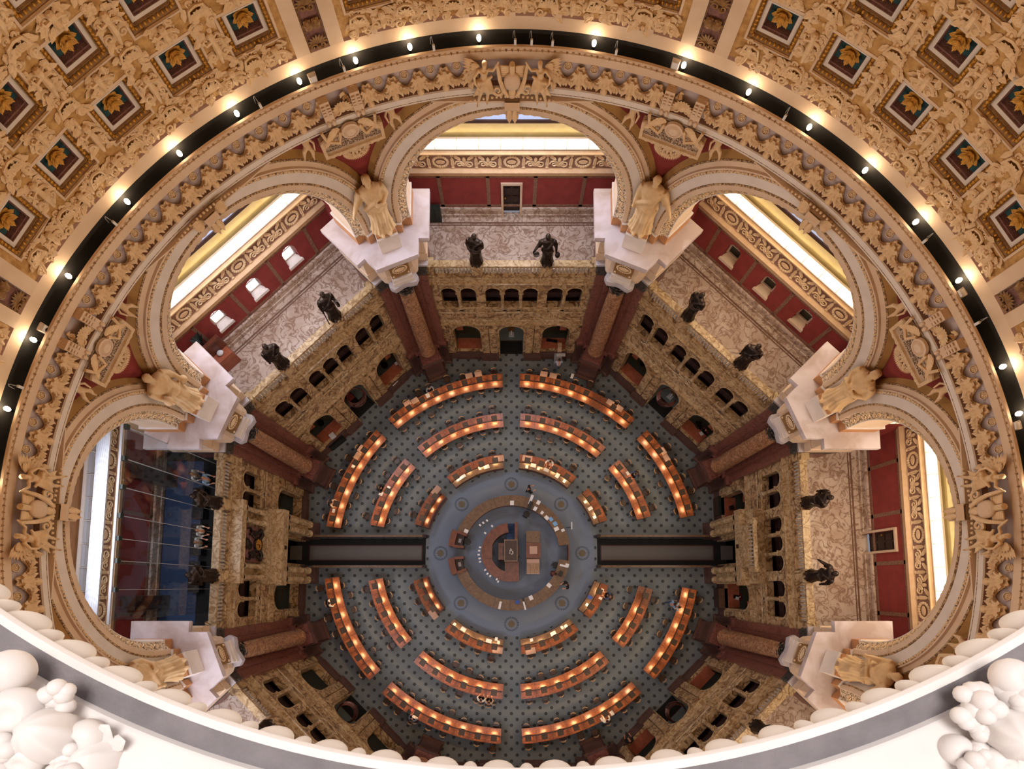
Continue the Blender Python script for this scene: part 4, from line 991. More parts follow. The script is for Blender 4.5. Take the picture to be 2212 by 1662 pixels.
# ------------------------------------------------------------------ chairs
q = MB(); q.prism([(.23*cos(a)*.98, .22*sin(a)) for a in [2*pi*k/14 for k in range(14)]], .42, .46); c_seat = q.mesh('seat', False)
q = MB()
for x, y in ((-.18, -.17), (.18, -.17), (-.19, .18), (.19, .18)): q.tube([(x*1.12, y*1.12, 0), (x, y, .43)], [.018, .024], 6)
q.tube([(-.19, 0, .2), (.19, 0, .2)], .012, 5); c_leg = q.mesh('leg_frame', False, 50)
q = MB()
for k in range(7): a = radians(20+140*k/6); q.tube([(.2*cos(a), .19*sin(a), .45), (.25*cos(a), .24*sin(a), .72)], .012, 5)
for s in (-1, 1): q.tube([(s*.2, -.08, .45), (s*.26, -.1, .68)], .014, 5)
q.tube([(.26*cos(a), .25*sin(a)-.0, .69) for a in [radians(-25+230*k/14) for k in range(15)]], .024, 6); c_back = q.mesh('backrest', False, 50)
q = MB(); q.tube([(.25*cos(a), .25*sin(a), .76) for a in [radians(40+100*k/8) for k in range(9)]], [.02, .035, .042, .045, .045, .045, .042, .035, .02], 6); c_rail = q.mesh('top_rail', False, 50)
SKIP = {('TL', 'outer', 4, 1), ('LT', 'outer', 5, 1), ('LT', 'middle', 2, 1), ('BL', 'outer', 2, 1), ('BL', 'middle', 4, 1), ('BL', 'middle', 5, 1), ('BR', 'outer', 5, 1), ('TR', 'inner', 1, 1), ('RT', 'middle', 1, 1), ('RB', 'inner', 0, 1), ('LB', 'outer', 1, 1), ('RB', 'outer', 1, -1), ('RB', 'outer', 0, -1)}
def chair(r, th, s, label, yaw=0):
    t = thing('reading_chair', label, 'chair', at(th, r, 0), radians(th)+(-pi/2 if s > 0 else pi/2)+yaw, 'reading-room chairs')
    for n2, me, m in (('seat', c_seat, 'chair'), ('leg_frame', c_leg, 'chair'), ('backrest', c_back, 'chair'), ('top_rail', c_rail, 'chair_l')): local(obj(n2, me, M[m]), t)
    return t
for code, nm, rname, k, th, r0, r1, pos in seats:
    for s in (1, -1):
        if rname == 'inner' and s < 0: continue
        if (code, rname, k, s) in SKIP: continue
        pull = abs(rnd.gauss(0, .1)) + (.05 if rnd.random() < .75 else .3)
        r = r1+pull if s > 0 else r0-pull
        chair(r, th+rnd.uniform(-.7, .7)*(10/r), s, 'armchair, %s side of %s-ring %s desk, %s' % ('outer' if s > 0 else 'inner', rname, nm.replace(' ', '-'), pos), rnd.gauss(0, .12))
# ------------------------------------------------------------------ centre desk
t = thing('issue_counter', 'ring-shaped brown wooden issue counter in the middle of the floor', 'counter')
for nm, a0, a1 in (('upper', 8.0, 158), ('lower', 202, 351.5)):
    q = MB(); arcslab(q, 3.45, 4.22, a0, a1, 1.0, 1.06, 50); q.build('top', M['wood_b'], t)
    q = MB(); arcslab(q, 3.55, 4.12, a0+.5, a1-.5, 0, 1.0, 50); q.build('base', M['wood_r'], t)
    q = MB()
    for k in range(1, 9): q.T = S(a0+(a1-a0)*k/9); q.box(3.47, 4.2, -.012, .012, 1.06, 1.064)
    q.build('seam', M['wood_d'], t)
q = MB(); arcslab(q, 4.12, 4.2, -8.2, 7.8, 0, .95, 8); q.build('gate', M['wood_r'], t)
for s, nm in ((1, 'upper'), (-1, 'lower')):
    t = thing('desk_booth', '%s of the two wooden booths at the left end of the issue counter' % nm, 'booth', at(180-s*13.5, 4.1, 0))
    q = MB(); arcslab(q, 4.12, 4.56, 180-s*5.8, 180-s*21.5, 0, 1.25, 8); q.build('front', M['wood_r'], t)
    q = MB()
    for th in (6.2, 21.0): q.T = S(180-s*th); q.box(3.45, 4.2, -.09, .09, 0, 1.22)
    q.build('side', M['wood_r'], t)
    q = MB(); q.T = S(180-s*13.5); q.box(3.6, 4.1, -.5, .5, 0, .75); q.build('worktop', M['wood_d'], t)
    q = MB(S(180-s*13)); q.box(3.75, 3.95, -.16, .16, .752, .78); tag(q.build('document_tray', M['greyp']), 'grey tray lying inside the %s booth at the left of the counter' % nm, 'tray')
# raised platform in the middle
t = thing('supervisor_platform', 'reddish brown stepped wooden platform with a half-ring desk in the centre of the counter', 'platform')
q = MB(); arcslab(q, 1.47, 2.17, 98, 258, 0, 1.08, 40); q.build('half_ring_desk', M['wood_r'], t)
q = MB(); q.box(-1.95, -1.38, -.42, .66, 1.08, 1.16); q.build('raised_lectern', M['wood_r'], t)
q = MB(); q.box(-.47, .53, -2.12, -.69, 0, 1.06); q.build('lower_box', M['wood_r'], t)
q = MB(); q.box(.24, .44, .84, 2.22, 0, 1.1); q.build('stair_wall', M['wood_r'], t)
q = MB(); q.box(-.95, -.48, -.55, .68, 0, 1.0); q.build('side_box', M['wood_r'], t)
q = MB(); q.box(-.5, .42, -.7, .86, 0, 1.75); q.box(-.45, .37, -.62, .78, 1.75, 1.78); q.build('tower', M['wood_d'], t); q = MB(); q.box(-.52, .44, -.72, .88, 1.66, 1.76); q.build('tower_rim', M['wood_b'], t)
q = MB(); q.prism([(.42, -.35), (.6, -.22), (.6, .42), (.42, .55)], 0, 1.2); q.prism([(-.5, -.35), (-.62, -.2), (-.62, .4), (-.5, .55)], 0, 1.2); q.build('bay', M['wood_d'], t)
q = MB()
for k in range(5): q.box(-.36, .24, .86+.27*(4-k), .86+.27*(5-k), 0, .2*(5-(4-k)) if False else .18*(5-(4-k)))
q.build('stair', M['stair'], t)
q = MB()
for i, (x, y) in enumerate([(-.1, .05), (.0, .1), (.08, .0), (-.12, -.1), (.02, -.18), (.1, -.1), (-.05, .18)]): q.box(x-.04, x+.04, y-.03, y+.03, 1.78, 1.8)
tag(q.build('paper_scrap', M['paper'], kind=None), 'little pile of white papers on top of the dark central tower', 'paper')
for x0, x1, y0, y1, z, m, lab, cat in ((1.06, 2.06, .71, 1.58, .9, 'wood_b', 'olive-brown topped table at the upper end of the row right of the central tower', 'table'), (1.05, 2.12, -.42, .69, 1.0, 'wood_r', 'reddish table with a pale square panel right of the dark tower', 'table'), (1.1, 2.02, -1.57, -.46, .85, 'pink', 'pale table under a ribbed cover, lowest of the row right of the tower', 'table')):
    t = thing('work_table', lab, cat, W(((x0+x1)/2, (y0+y1)/2, 0)))
    q = MB(); q.box(x0, x1, y0, y1, z-.06, z); q.build('tabletop', M[m], t); q = MB(); q.box(x0+.05, x1-.05, y0+.05, y1-.05, 0, z-.06); q.build('cabinet', M['wood_d'], t)
    if m == 'wood_r': q = MB(); q.box(x0+.26, x1-.26, y0+.3, y1-.24, z, z+.015); q.build('inset_panel', M['pink'], t)
    if m == 'pink':
        q = MB()
        for k in range(9): q.tube([(x0+.06+.1*k, y0+.05, z+.01), (x0+.07+.1*k, (y0+y1)/2, z+.03), (x0+.02+.1*k, y1-.3, z+.01)], .03, 5)
        q.build('ribbed_cover', M['chair_l'], t)
# things lying on the counter and desks
def slab(name, r, th, w2, d2, z, m, label, cat, h=.012, yaw=0, group=None):
    q = MB(); q.box(-d2, d2, -w2, w2, 0, h); o = q.build(name, M[m], world=False); o.location = at(th, r, z); o.rotation_euler = (0, 0, radians(th)+yaw); return tag(o, label, cat, group)
def px(x, y, z):
    """point on the height z under an image pixel"""
    c = Vector(((x-1103.37)/1110.01, -(y-1163.02)/1110.01, -1.0)); rx = Matrix.Rotation(TH, 3, 'X'); d = rx @ c; s = (z-38)/d.z
    return (-.0477+d.x*s, -2.4155+d.y*s, z)
def lay(name, x, y, z, w2, d2, m, label, cat, h=.012, yaw=None, group=None):
    p = px(x, y, z); q = MB(); q.box(-d2, d2, -w2, w2, 0, h); o = q.build(name, M[m], world=False); o.location = p; o.rotation_euler = (0, 0, atan2(p[1], p[0]) if yaw is None else yaw); return tag(o, label, cat, group)
CT = 1.062
for i, (x, y, w2, d2, m, nm, lab, cat, h) in enumerate((
    (1106, 1087, .14, .17, 'paper', 'paper', 'white sheet on the upper part of the ring counter near its inner edge', 'paper', .01),
    (1007, 1148, .13, .15, 'paper', 'paper', 'white sheet on the ring counter beside the upper left booth', 'paper', .01),
    (1171, 1108, .1, .12, 'paper', 'paper', 'topmost white slip in the row of papers along the upper right of the counter', 'paper', .01),
    (1181, 1119, .16, .13, 'paper', 'paper', 'white sheet just above the two light blue ones on the counter', 'paper', .01),
    (1190, 1122, .15, .13, 'ltblue', 'folder', 'upper of the two light blue folders on the right of the counter', 'folder', .02),
    (1199, 1132, .15, .14, 'ltblue', 'folder', 'lower of the two light blue folders on the right of the counter', 'folder', .02),
    (1202, 1143, .14, .17, 'paper', 'paper', 'white sheet below the light blue folders on the counter', 'paper', .01),
    (1216, 1146, .1, .12, 'whitep', 'notice', 'small framed notice near the right end of the upper counter', 'notice', .02),
    (1186, 1265, .14, .16, 'paper', 'paper', 'white sheet on the counter left of the lower right workstation', 'paper', .01),
    (1147, 1292, .14, .16, 'paper', 'paper', 'white sheet right of the blue box at the bottom of the counter', 'paper', .01),
    (1080, 1308, .08, .27, 'paper', 'ruler', 'long white strip lying askew on the bottom of the counter', 'paper', .01),
    (1118, 1301, .16, .12, 'blue', 'box', 'blue box on the bottom part of the ring counter', 'box', .12),
    (1211, 1240, .18, .12, 'blackp', 'screen', 'black computer screen on the right of the lower counter', 'monitor', .3),
    (1218, 1223, .07, .3, 'whitep', 'keyboard_tray', 'long white tray on the lower right counter beside the screen', 'tray', .05),
    (1225, 1222, .13, .13, 'paper', 'paper', 'pale yellow-white sheet at the outer edge of the lower right counter', 'paper', .01),
    (1133, 1309, .06, .3, 'whitep', 'keyboard_tray', 'long white tray at the bottom of the counter below the keyboard', 'tray', .05),
    (1131, 1299, .06, .2, 'blackp', 'keyboard', 'black keyboard at the bottom of the ring counter', 'keyboard', .03),
    (1147, 1080, .1, .36, 'whitep', 'keyboard_tray', 'long white wire tray at the top right of the counter', 'tray', .05),
    (1145, 1093, .13, .3, 'blackp', 'screen', 'black computer equipment on the top right of the counter', 'monitor', .2),
    (1163, 1086, .13, .15, 'paper', 'paper', 'cream sheet at the right end of the wire tray on the counter', 'paper', .01),
    (1156, 1100, .12, .15, 'whitep', 'printer', 'small white printer below the black equipment on the counter', 'printer', .15))):
    lay(nm, x, y, CT, w2, d2, m, lab, cat, h)
for i, (x, y) in enumerate(((1037, 1135), (1044, 1130), (1052, 1125), (1063, 1137), (1048, 1152), (1037, 1183), (1035, 1190), (1034, 1199), (1036, 1207), (1037, 1214), (1048, 1232), (1053, 1240), (1059, 1245), (1073, 1252), (1076, 1257))):
    lay('index_card', x, y, 1.085, .06, .08, 'paper', 'small white card along the edge of the half-ring desk, %s from the top' % ORD[i], 'card', .01)
# chairs and screen stand inside the counter
def office_chair(x, y, rz, label):
    t = thing('office_chair', label, 'chair', px(x, y, 0)[:2]+(0,), rz)
    q = MB(); q.prism([(.25*cos(2*pi*k/14), .24*sin(2*pi*k/14)) for k in range(14)], .44, .53); local(q.build('seat', M['blackp'], world=False), t)
    q = MB(); q.grid([[(.24*sin(g), .22+.06*cos(g)-.0, z) for g in [(-1+2*k/6) for k in range(7)]] for z in (.6, .8, 1.0)]); q.grid([[(.24*sin(g), .27+.06*cos(g), z) for g in [(-1+2*k/6) for k in range(7)]] for z in (.6, .8, 1.0)]); q.box(-.03, .03, .2, .28, .45, .7); local(q.build('backrest', M['blackp'], world=False), t)
    q = MB()
    for k in range(5): q.tube([(0, 0, .12), (.28*cos(2*pi*k/5), .28*sin(2*pi*k/5), .05)], .022, 5); q.ball((.28*cos(2*pi*k/5), .28*sin(2*pi*k/5), .035), .035, 6, 4)
    q.tube([(0, 0, .1), (0, 0, .45)], .03, 6); local(q.build('star_base', M['greyp'], world=False), t)
office_chair(1137, 1113, 2.6, 'black swivel chair inside the top of the ring counter')
office_chair(1199, 1222, 1.2, 'black swivel chair inside the counter beside the right gap')
office_chair(1012, 1172, 1.9, 'black swivel chair half hidden at the upper left booth')
t = thing('notice_stand', 'thin white notice board on a stand just outside the right of the counter', 'stand', px(1231, 1140, 0)[:2]+(0,))
q = MB(); q.box(-.03, .03, -.26, .26, .7, 1.25); local(q.build('board', M['whitep'], world=False), t); q = MB(); q.tube([(0, 0, .75), (-.05, 0, .02)], .02, 6); q.tube([(-.3, 0, .02), (.2, 0, .02)], .02, 6); local(q.build('foot', M['blackp'], world=False), t)
# papers, books and blotters on the reading desks
ZT = .752; ZS = .842
for i, (x, y, z, w2, d2, m, nm, lab, cat, h) in enumerate((
    (1051, 1009, ZS, .21, .14, 'paper', 'open_book', 'open white book on the top left desk of the inner ring', 'book', .04), (1036, 1012, ZS, .09, .13, 'paper', 'paper', 'white leaflet left of the open book on the top left inner desk', 'paper', .01),
    (999, 1031, ZS, .26, .11, 'whitep', 'tray', 'white tray at the left end of the top left inner desk', 'tray', .05), (989, 1037, ZS, .1, .1, 'paper', 'paper', 'loose white sheet beside the tray on the top left inner desk', 'paper', .012),
    (1152, 1006, ZS, .2, .14, 'paper', 'open_book', 'open white book near the aisle on the top right inner desk', 'book', .04), (1138, 1009, ZS, .1, .12, 'whitep', 'frame', 'small framed card at the aisle end of the top right inner desk', 'frame', .03),
    (1180, 1016, ZS, .19, .13, 'greyp', 'open_book', 'open grey book in the middle of the top right inner desk', 'book', .04), (1163, 1013, ZS, .1, .1, 'paper', 'paper', 'yellowish sheet between the two open books of the top right inner desk', 'paper', .01),
    (1204, 1028, ZS, .14, .18, 'paper', 'open_book', 'white brochure near the right end of the top right inner desk', 'book', .03), (1219, 1040, ZS, .1, .12, 'whitep', 'frame', 'white framed card at the far right end of the top right inner desk', 'frame', .03),
    (1189, 1004, ZT, .1, .1, 'pink', 'plate', 'round pale disc on the top right inner desk beside the reader', 'plate', .02), (1264, 1085, ZS, .1, .1, 'whitep', 'frame', 'white framed card on the upper part of the right upper inner desk', 'frame', .03),
    (1275, 1099, ZS, .12, .17, 'paper', 'paper', 'white sheet in the middle of the right upper inner desk', 'paper', .015), (1284, 1118, ZS, .1, .11, 'whitep', 'frame', 'white framed card at the lower end of the right upper inner desk', 'frame', .03),
    (1274, 1291, ZS, .13, .17, 'blue', 'binder', 'blue binder on the right lower inner desk', 'binder', .04), (1268, 1307, ZS, .1, .11, 'whitep', 'frame', 'white framed card on the right lower inner desk', 'frame', .03), (1301, 1276, ZT, .12, .1, 'paper', 'paper', 'white sheet at the upper end of the right lower inner desk', 'paper', .012),
    (1297, 1293, ZT, .09, .12, 'paper', 'open_book', 'small open book in front of the reader at the right lower inner desk', 'book', .03), (1195, 1369, ZS, .2, .14, 'paper', 'open_book', 'open white book in the middle of the bottom right inner desk', 'book', .04),
    (1148, 1383, ZS, .11, .11, 'whitep', 'frame', 'white framed card near the aisle on the bottom right inner desk', 'frame', .03), (1214, 1356, ZS, .09, .12, 'whitep', 'frame', 'white framed card near the right end of the bottom right inner desk', 'frame', .03),
    (1222, 1353, ZS, .12, .1, 'paper', 'paper', 'cream sheet at the right end of the bottom right inner desk', 'paper', .012), (1056, 1385, ZS, .21, .14, 'paper', 'open_book', 'open white book with blue edge on the bottom left inner desk', 'book', .04),
    (1072, 1381, ZS, .1, .12, 'whitep', 'frame', 'white framed card near the aisle on the bottom left inner desk', 'frame', .03), (1077, 1388, ZS, .1, .12, 'paper', 'paper', 'loose cream sheet at the aisle end of the bottom left inner desk', 'paper', .012),
    (1001, 1360, ZS, .19, .14, 'paper', 'open_book', 'open white book toward the left of the bottom left inner desk', 'book', .04), (982, 1349, ZS, .1, .11, 'whitep', 'frame', 'white framed card at the left end of the bottom left inner desk', 'frame', .03),
    (924, 855, ZT, .14, .17, 'paper', 'paper', 'white sheets before the reader at the top left outer desk', 'paper', .03), (1236, 813, ZT, .1, .18, 'paper', 'open_book', 'cream open book near the middle of the top right outer desk', 'book', .03),
    (1356, 1023, ZT, .15, .1, 'paper', 'paper', 'white sheets before the reader of the right upper middle desk', 'paper', .03), (823, 1067, ZT, .14, .14, 'paper', 'paper', 'pale open booklet below the reader at the left upper middle desk', 'booklet', .03),
    (840, 1053, ZT, .07, .12, 'whitep', 'paper', 'small white slip above the reader at the left upper middle desk', 'paper', .01), (721, 1104, ZT, .14, .09, 'whitep', 'laptop', 'small white and black device on the left upper outer desk', 'device', .05),
    (897, 1549, ZT, .2, .13, 'paper', 'open_book', 'white papers before the reader at the bottom left outer desk', 'paper', .03), (884, 1538, ZT, .13, .12, 'green', 'bag', 'dark green bag on the bottom left outer desk', 'bag', .15),
    (890, 1534, ZT, .08, .14, 'exit', 'folder', 'red folder beside the green bag on the bottom left outer desk', 'folder', .02), (1322, 1541, ZT, .12, .16, 'paper', 'paper', 'cream papers right of the reader in white at the bottom right outer desk', 'paper', .03),
    (1302, 1554, ZT, .15, .15, 'paper', 'paper', 'white papers left of the reader in white at the bottom right outer desk', 'paper', .03), (763, 1008, ZT, .12, .12, 'paper', 'paper', 'white sheet on the middle of the left upper outer desk', 'paper', .01))):
    lay(nm, x, y, z, w2, d2, m, lab, cat, h)
BL_ = [('top left', 1033, 808, 'outer'), ('top left', 1013, 812, 'outer'), ('top left', 880, 872, 'outer'), ('top left', 896, 866, 'outer'), ('top right', 1175, 808, 'outer'), ('top right', 1195, 812, 'outer'), ('top right', 1318, 870, 'outer'), ('top right', 1338, 882, 'outer'),
    ('left upper', 772, 985, 'outer'), ('left upper', 780, 970, 'outer'), ('right upper', 1432, 975, 'outer'), ('right upper', 1440, 990, 'outer')]
for i, (nm, x, y, rg) in enumerate(BL_):
    lay('blotter', x, y, ZT, .27, .2, 'pink', 'pinkish blotter, %s of a pair %s on the outer %s desk' % ('first' if i % 2 == 0 else 'second', ('near the aisle' if i % 4 < 2 else 'near the diagonal passage') if i < 8 else 'side by side', nm), 'blotter', .004)
for nm, x, y in (('top left', 1078, 991), ('top right', 1139, 991), ('bottom left', 1075, 1405), ('bottom right', 1146, 1407), ('left upper', 942, 1060), ('left lower', 936, 1328)):
    lay('blotter', x, y, ZT, .36, .22, 'pink', 'pale blotter at the end of the %s inner desk' % nm, 'blotter', .004)
# copier, book cradle, cabinets round the walls
t = thing('copy_stand', 'white copying stand in front of the right archway of the top screen', 'copier', px(1206, 778, 0)[:2]+(0,))
q = MB(); q.box(-.35, .2, -.35, .3, 0, .8); local(q.build('base', M['greyp'], world=False), t); q = MB(); q.box(-.2, .45, -.1, .12, .82, .88); local(q.build('bed', M['whitep'], world=False), t)
q = MB(); q.box(-.15, .15, .15, .75, .85, 1.3); q.tube([(0, .3, 1.3), (0, .3, 1.38)], .12, 12); local(q.build('camera_head', M['wallc'], world=False), t)
t = thing('book_cradle', 'dark stand with a large open white book beside the right archway of the upper-left screen', 'stand', px(853, 832, 0)[:2]+(0,), radians(-42))
q = MB(); q.box(-.3, .3, -.3, .3, 0, .85); local(q.build('stand', M['wood_d'], world=False), t); q = MB(); q.box(-.36, .0, -.27, .27, .86, .9); q.box(.0, .36, -.27, .27, .86, .9); local(q.build('open_book', M['paper'], world=False), t)
t = thing('microfilm_reader', 'dark desk with white machine at the left archway of the upper-left screen', 'machine', px(728, 952, 0)[:2]+(0,), radians(40))
q = MB(); q.box(-.7, .6, -.45, .45, 0, .75); local(q.build('desk', M['blackp'], world=False), t); q = MB(); q.box(-.15, .25, -.2, .2, .75, 1.2); q.box(-.1, .2, .2, .45, .75, .95); local(q.build('machine_body', M['whitep'], world=False), t)
for x, y, rz, lab in ((1552, 1097, 0, 'dark green-topped cabinet before the upper archway of the right screen'), (1553, 1292, 0, 'brown-topped cabinet before the lower archway of the right screen')):
    t = thing('card_cabinet', lab, 'cabinet', px(x, y, 0)[:2]+(0,)); q = MB(); q.box(-.38, .38, -.68, .68, 0, 1.0); local(q.build('body', M['wood_d'], world=False), t); q = MB(); q.box(-.4, .4, -.7, .7, 1.0, 1.05); local(q.build('top', M['wood_b'] if y > 1200 else M['green'], world=False), t)
t = thing('cabinet', 'dark green metal cabinet against the red wall at the left of the top balcony', 'cabinet', W(S(90)(18.9, 4.35, ZB))); q = MB(S(90)); q.box(18.75, 19.05, 4.02, 4.7, ZB, 11.15); q.build('body', M['green'], t); q = MB(S(90)); q.box(18.72, 18.75, 4.34, 4.37, ZB+.1, 11.05); q.build('door_gap', M['blackp'], t)
t = thing('wooden_kiosk', 'reddish wooden kiosk with a white lamp in the corner of the upper-left balcony', 'kiosk', W(S(135)(18.6, 3.95, ZB)))
q = MB(S(135)); q.box(18.1, 19.05, 3.4, 4.45, ZB, 11.1); q.build('body', M['counter'], t); q = MB(S(135)); q.box(18.6, 18.7, 3.3, 4.5, 11.1, 11.9); q.prism([(18.55, 3.3), (18.75, 3.3), (18.75, 4.5), (18.55, 4.5)], 11.9, 12.05); q.build('crest', M['wood_r'], t)
q = MB(S(135)); q.ball((18.45, 3.9, 11.2), (.16, .2, .12), 10, 6); q.build('lamp_globe', M['whitep'], t)
t = thing('plant', 'small dark plant on top of the wooden kiosk in the upper-left balcony', 'plant', W(S(135)(18.95, 4.15, 11.1))); q = MB()
for k in range(9): a = 2*pi*k/9; q.leaf((0, 0, 1.0), (cos(a), sin(a), .9), (0, 0, 1), .5, .08, .2, 4)
local(q.build('foliage', M['green'], world=False), t); q = MB(); q.lathe([(.08, 0), (.13, 1.0), (.0, 1.0)], 10); local(q.build('pot', M['wood_d'], world=False), t)
# glass wall and dark lobby of the left balcony
T = S(180)
mg = bpy.data.materials.new('dark_glass'); mg.use_nodes = True; nt = mg.node_tree; b = nt.nodes['Principled BSDF']
tr = nt.nodes.new('ShaderNodeBsdfTransparent'); tr.inputs[0].default_value = (.86, .89, .90, 1); gs = nt.nodes.new('ShaderNodeBsdfGlossy'); gs.inputs['Roughness'].default_value = .02; mx = nt.nodes.new('ShaderNodeMixShader'); mx.inputs[0].default_value = .10
nt.links.new(tr.outputs[0], mx.inputs[1]); nt.links.new(gs.outputs[0], mx.inputs[2]); nt.links.new(mx.outputs[0], nt.nodes['Material Output'].inputs['Surface'])
US = [-4.3, -2.93, -1.7, -.49, .47, 1.4, 2.6, 3.9]
t = thing('glass_wall', 'tall wall of clear glass panes standing across the left balcony', 'glass wall', W(T(16.2, 0, ZB)))
for i in range(7):
    q = MB(T); q.box(16.19, 16.21, US[i]+.015, US[i+1]-.015, ZB, 17.0); q.build('pane', mg, t)
    q = MB(T); q.box(16.17, 16.24, US[i]-.012, US[i]+.012, ZB, 17.0); q.build('joint', M['greyp'], t)
    q = MB(T); q.box(16.1, 16.35, US[i]-.1, US[i]+.1, 16.85, 17.05); q.build('clamp', M['green'], t)
q = MB(T); q.box(16.22, 16.32, -4.4, 4.0, 17.02, 17.1); tag(q.build('glass_rail', M['greyp']), 'grey metal rail along the top of the left balcony glass wall', 'rail')
for u, z1, lab in ((-3.35, 13.1, 'upper'), (3.3, 13.1, 'lower')):
    t = thing('black_doorway', 'black open doorway box at the %s end of the left balcony red wall' % lab, 'doorway', W(T(18.9, u, ZB))); q = MB(T); q.box(18.4, 19.1, u-.35, u+.35, ZB, z1-.4); q.build('leaf', M['wood_d'], t)
q = MB(T); q.box(17.0, 19.0, -4.5, 4.5, ZB, ZB+.02); tag(q.build('lobby_carpet', M['stair']), 'dark blue carpet behind the glass of the left balcony', 'carpet')
for i in range(3):
    q = MB(T); q.box(16.6, 17.2, -2.9+2.0*i, -1.2+2.0*i, ZB+.02, ZB+.5); tag(q.build('display_case', M['blackp']), 'low black case behind the left balcony glass, %s from the top of the picture' % ORD[i], 'case')
q = MB(T)
for i in range(14): q.box(17.9-.12*i, 17.93-.12*i, -5.3, 5.3, 16.2+.1*i, 16.28+.1*i)
tag(q.build('louvre', M['greyp']), 'grey metal louvre strips above the frieze of the left balcony', 'louvre')
for u in (-2.4, -1.0):     # lit pendant lamps reflected in the lobby
    pass
q = MB(S(180)); q.box(14.22, 14.25, -.12, .12, 5.55, 5.85); tag(q.build('plaque', M['wood_d']), 'small dark plaque on the front of the left doorway portal', 'plaque')
q = MB(S(0)); q.box(14.22, 14.25, -.06, .2, 5.55, 5.85); tag(q.build('plaque', M['wood_d']), 'small dark plaque on the front of the right doorway portal', 'plaque')
q = MB(S(180)); q.box(15.6, 15.66, .1, .42, 2.35, 2.6); tag(q.build('exit_sign', M['exit']), 'small red lit sign inside the left doorway portal', 'sign')
# ------------------------------------------------------------------ sculpture
def figure(h, seed=0, arms=('down', 'fold'), veil=False, folds=15, lean=0., amp=.06, voxel=None, wide=1., knee=0.):
    """a robed standing figure of height h facing +y, melted into one skin"""
    r = random.Random(seed); q = MB()
    st = [(0, .175, .14), (.03, .17, .135), (.12, .15, .125), (.25, .135, .115), (.36, .14, .115), (.46, .145, .11), (.54, .13, .1), (.6, .12, .09), (.67, .14, .1), (.74, .15, .1), (.80, .155, .085), (.835, .12, .07), (.855, .06, .055)]
    rows = []; n = 48; ph = r.uniform(0, 6)
    for i in range(49):
        f = i/48; z = f*.855
        k = max(j for j in range(len(st)-1) if st[j][0] <= z+1e-9); z0, a0, b0 = st[k]; z1, a1, b1 = st[k+1]; t = (z-z0)/(z1-z0)
        rx, ry = (a0+(a1-a0)*t)*wide, (b0+(b1-b0)*t)*wide; am = amp*(1.0 if z < .5 else .55 if z < .78 else .15)*(1.25-z)
        ox = lean*z*z; row = []
        for j in range(n):
            a = 2*pi*j/n
            w1 = sin(folds*a+ph+3.2*sin(3*z+ph)+2.5*z*cos(a*2+ph)); w2 = sin((folds*.45)*a+5*z+ph*2)
            g = 1+am*(w1*.8+w2*.7)
            bulge = knee*math.exp(-((z-.3)/.09)**2)*max(0, cos(a-pi/2-.5))**2
            row.append((ox+rx*g*cos(a), (ry*g+bulge)*sin(a), z))
        rows.append(row)
    q.grid(rows, True, True)
    hx = lean*.85
    q.tube([(hx, 0, .83), (hx, .008, .89)], [.045, .04], 10)
    q.ball((hx, .015, .935), (.048, .058, .066), 14, 10); q.ball((hx, .068, .925), (.012, .016, .02), 8, 6); q.ball((hx, .05, .9), (.03, .024, .022), 8, 6)
    for s in (-1, 1): q.ball((hx+s*.02, .058, .945), (.012, .01, .008), 6, 4); q.ball((hx+s*.05, .005, .93), (.009, .018, .022), 6, 4)
    if veil:
        q.grid([[(hx+(.062+.05*g*g)*cos(a), .0+(.068+.02*g)*sin(a)-.012, .995-.25*g) for a in [radians(150+240*k/16) for k in range(17)]] for g in [k/8 for k in range(9)]]); q.ball((hx, -.012, .95), (.06, .062, .068), 12, 8)
    else:
        q.ball((hx, -.008, .958), (.054, .058, .056), 12, 8)
        for k in range(9): a = radians(140+260*k/8); q.ball((hx+.05*cos(a), .05*sin(a)-.006, .95+.012*sin(k)), .02, 6, 4)
    for s, mode in ((-1, arms[0]), (1, arms[1])):
        sh = (hx+s*.135*wide, 0, .8)
        P = {'down': [(s*.19, .0, .66), (s*.2, .05, .52), (s*.2, .07, .46)], 'fold': [(s*.2, .02, .65), (s*.1, .13, .6), (s*.02, .15, .62)], 'fwd': [(s*.2, .03, .66), (s*.19, .17, .62), (s*.18, .24, .63)],
             'out': [(s*.24, .02, .68), (s*.33, .08, .58), (s*.37, .1, .52)], 'up': [(s*.25, .03, .8), (s*.24, .06, .93), (s*.2, .08, 1.0)]}[mode]
        q.tube([sh] + P, [.05, .045, .032, .022], 10); hnd = P[-1]; q.ball(hnd, (.022, .026, .03), 8, 6)
        d = Vector(P[-1])-Vector(P[-2]); d.normalize(); sd = d.cross(Vector((0, 0, 1))).normalized()
        for k in range(4): c = Vector(hnd)+sd*(.012*(k-1.5)); q.tube([tuple(c), tuple(c+d*(.045-.006*abs(k-1.5))+Vector((0, 0, -.008)))], [.008, .006], 5)
        c = Vector(hnd)+sd*.022*s; q.tube([tuple(c), tuple(c+d*.02+sd*s*.015)], [.009, .007], 5)
        q.tube([sh, ((sh[0]+P[0][0])/2, -.01, .72), (P[0][0]*.95, .0, .6)], [.055, .062, .05], 10)
    q.tube([(hx-.13, .06, .8), (0, .11, .66), (.15*wide, .05, .52), (.14*wide, -.05, .45)], [.03, .035, .04, .03], 8)     # mantle across the body
    for k in range(3): q.tube([(-.15*wide, .06-.02*k, .5-.03*k), (0, .13-.01*k, .47-.05*k), (.15*wide, .06, .53-.04*k)], .014, 6)
    for s in (-1, 1): q.ball((s*.06, .14, .02), (.035, .07, .025), 8, 6)
    for v in range(len(q.v)): x, y, z = q.v[v]; q.v[v] = (x*h, y*h, z*h)
    return fuse(q, voxel or h/95)
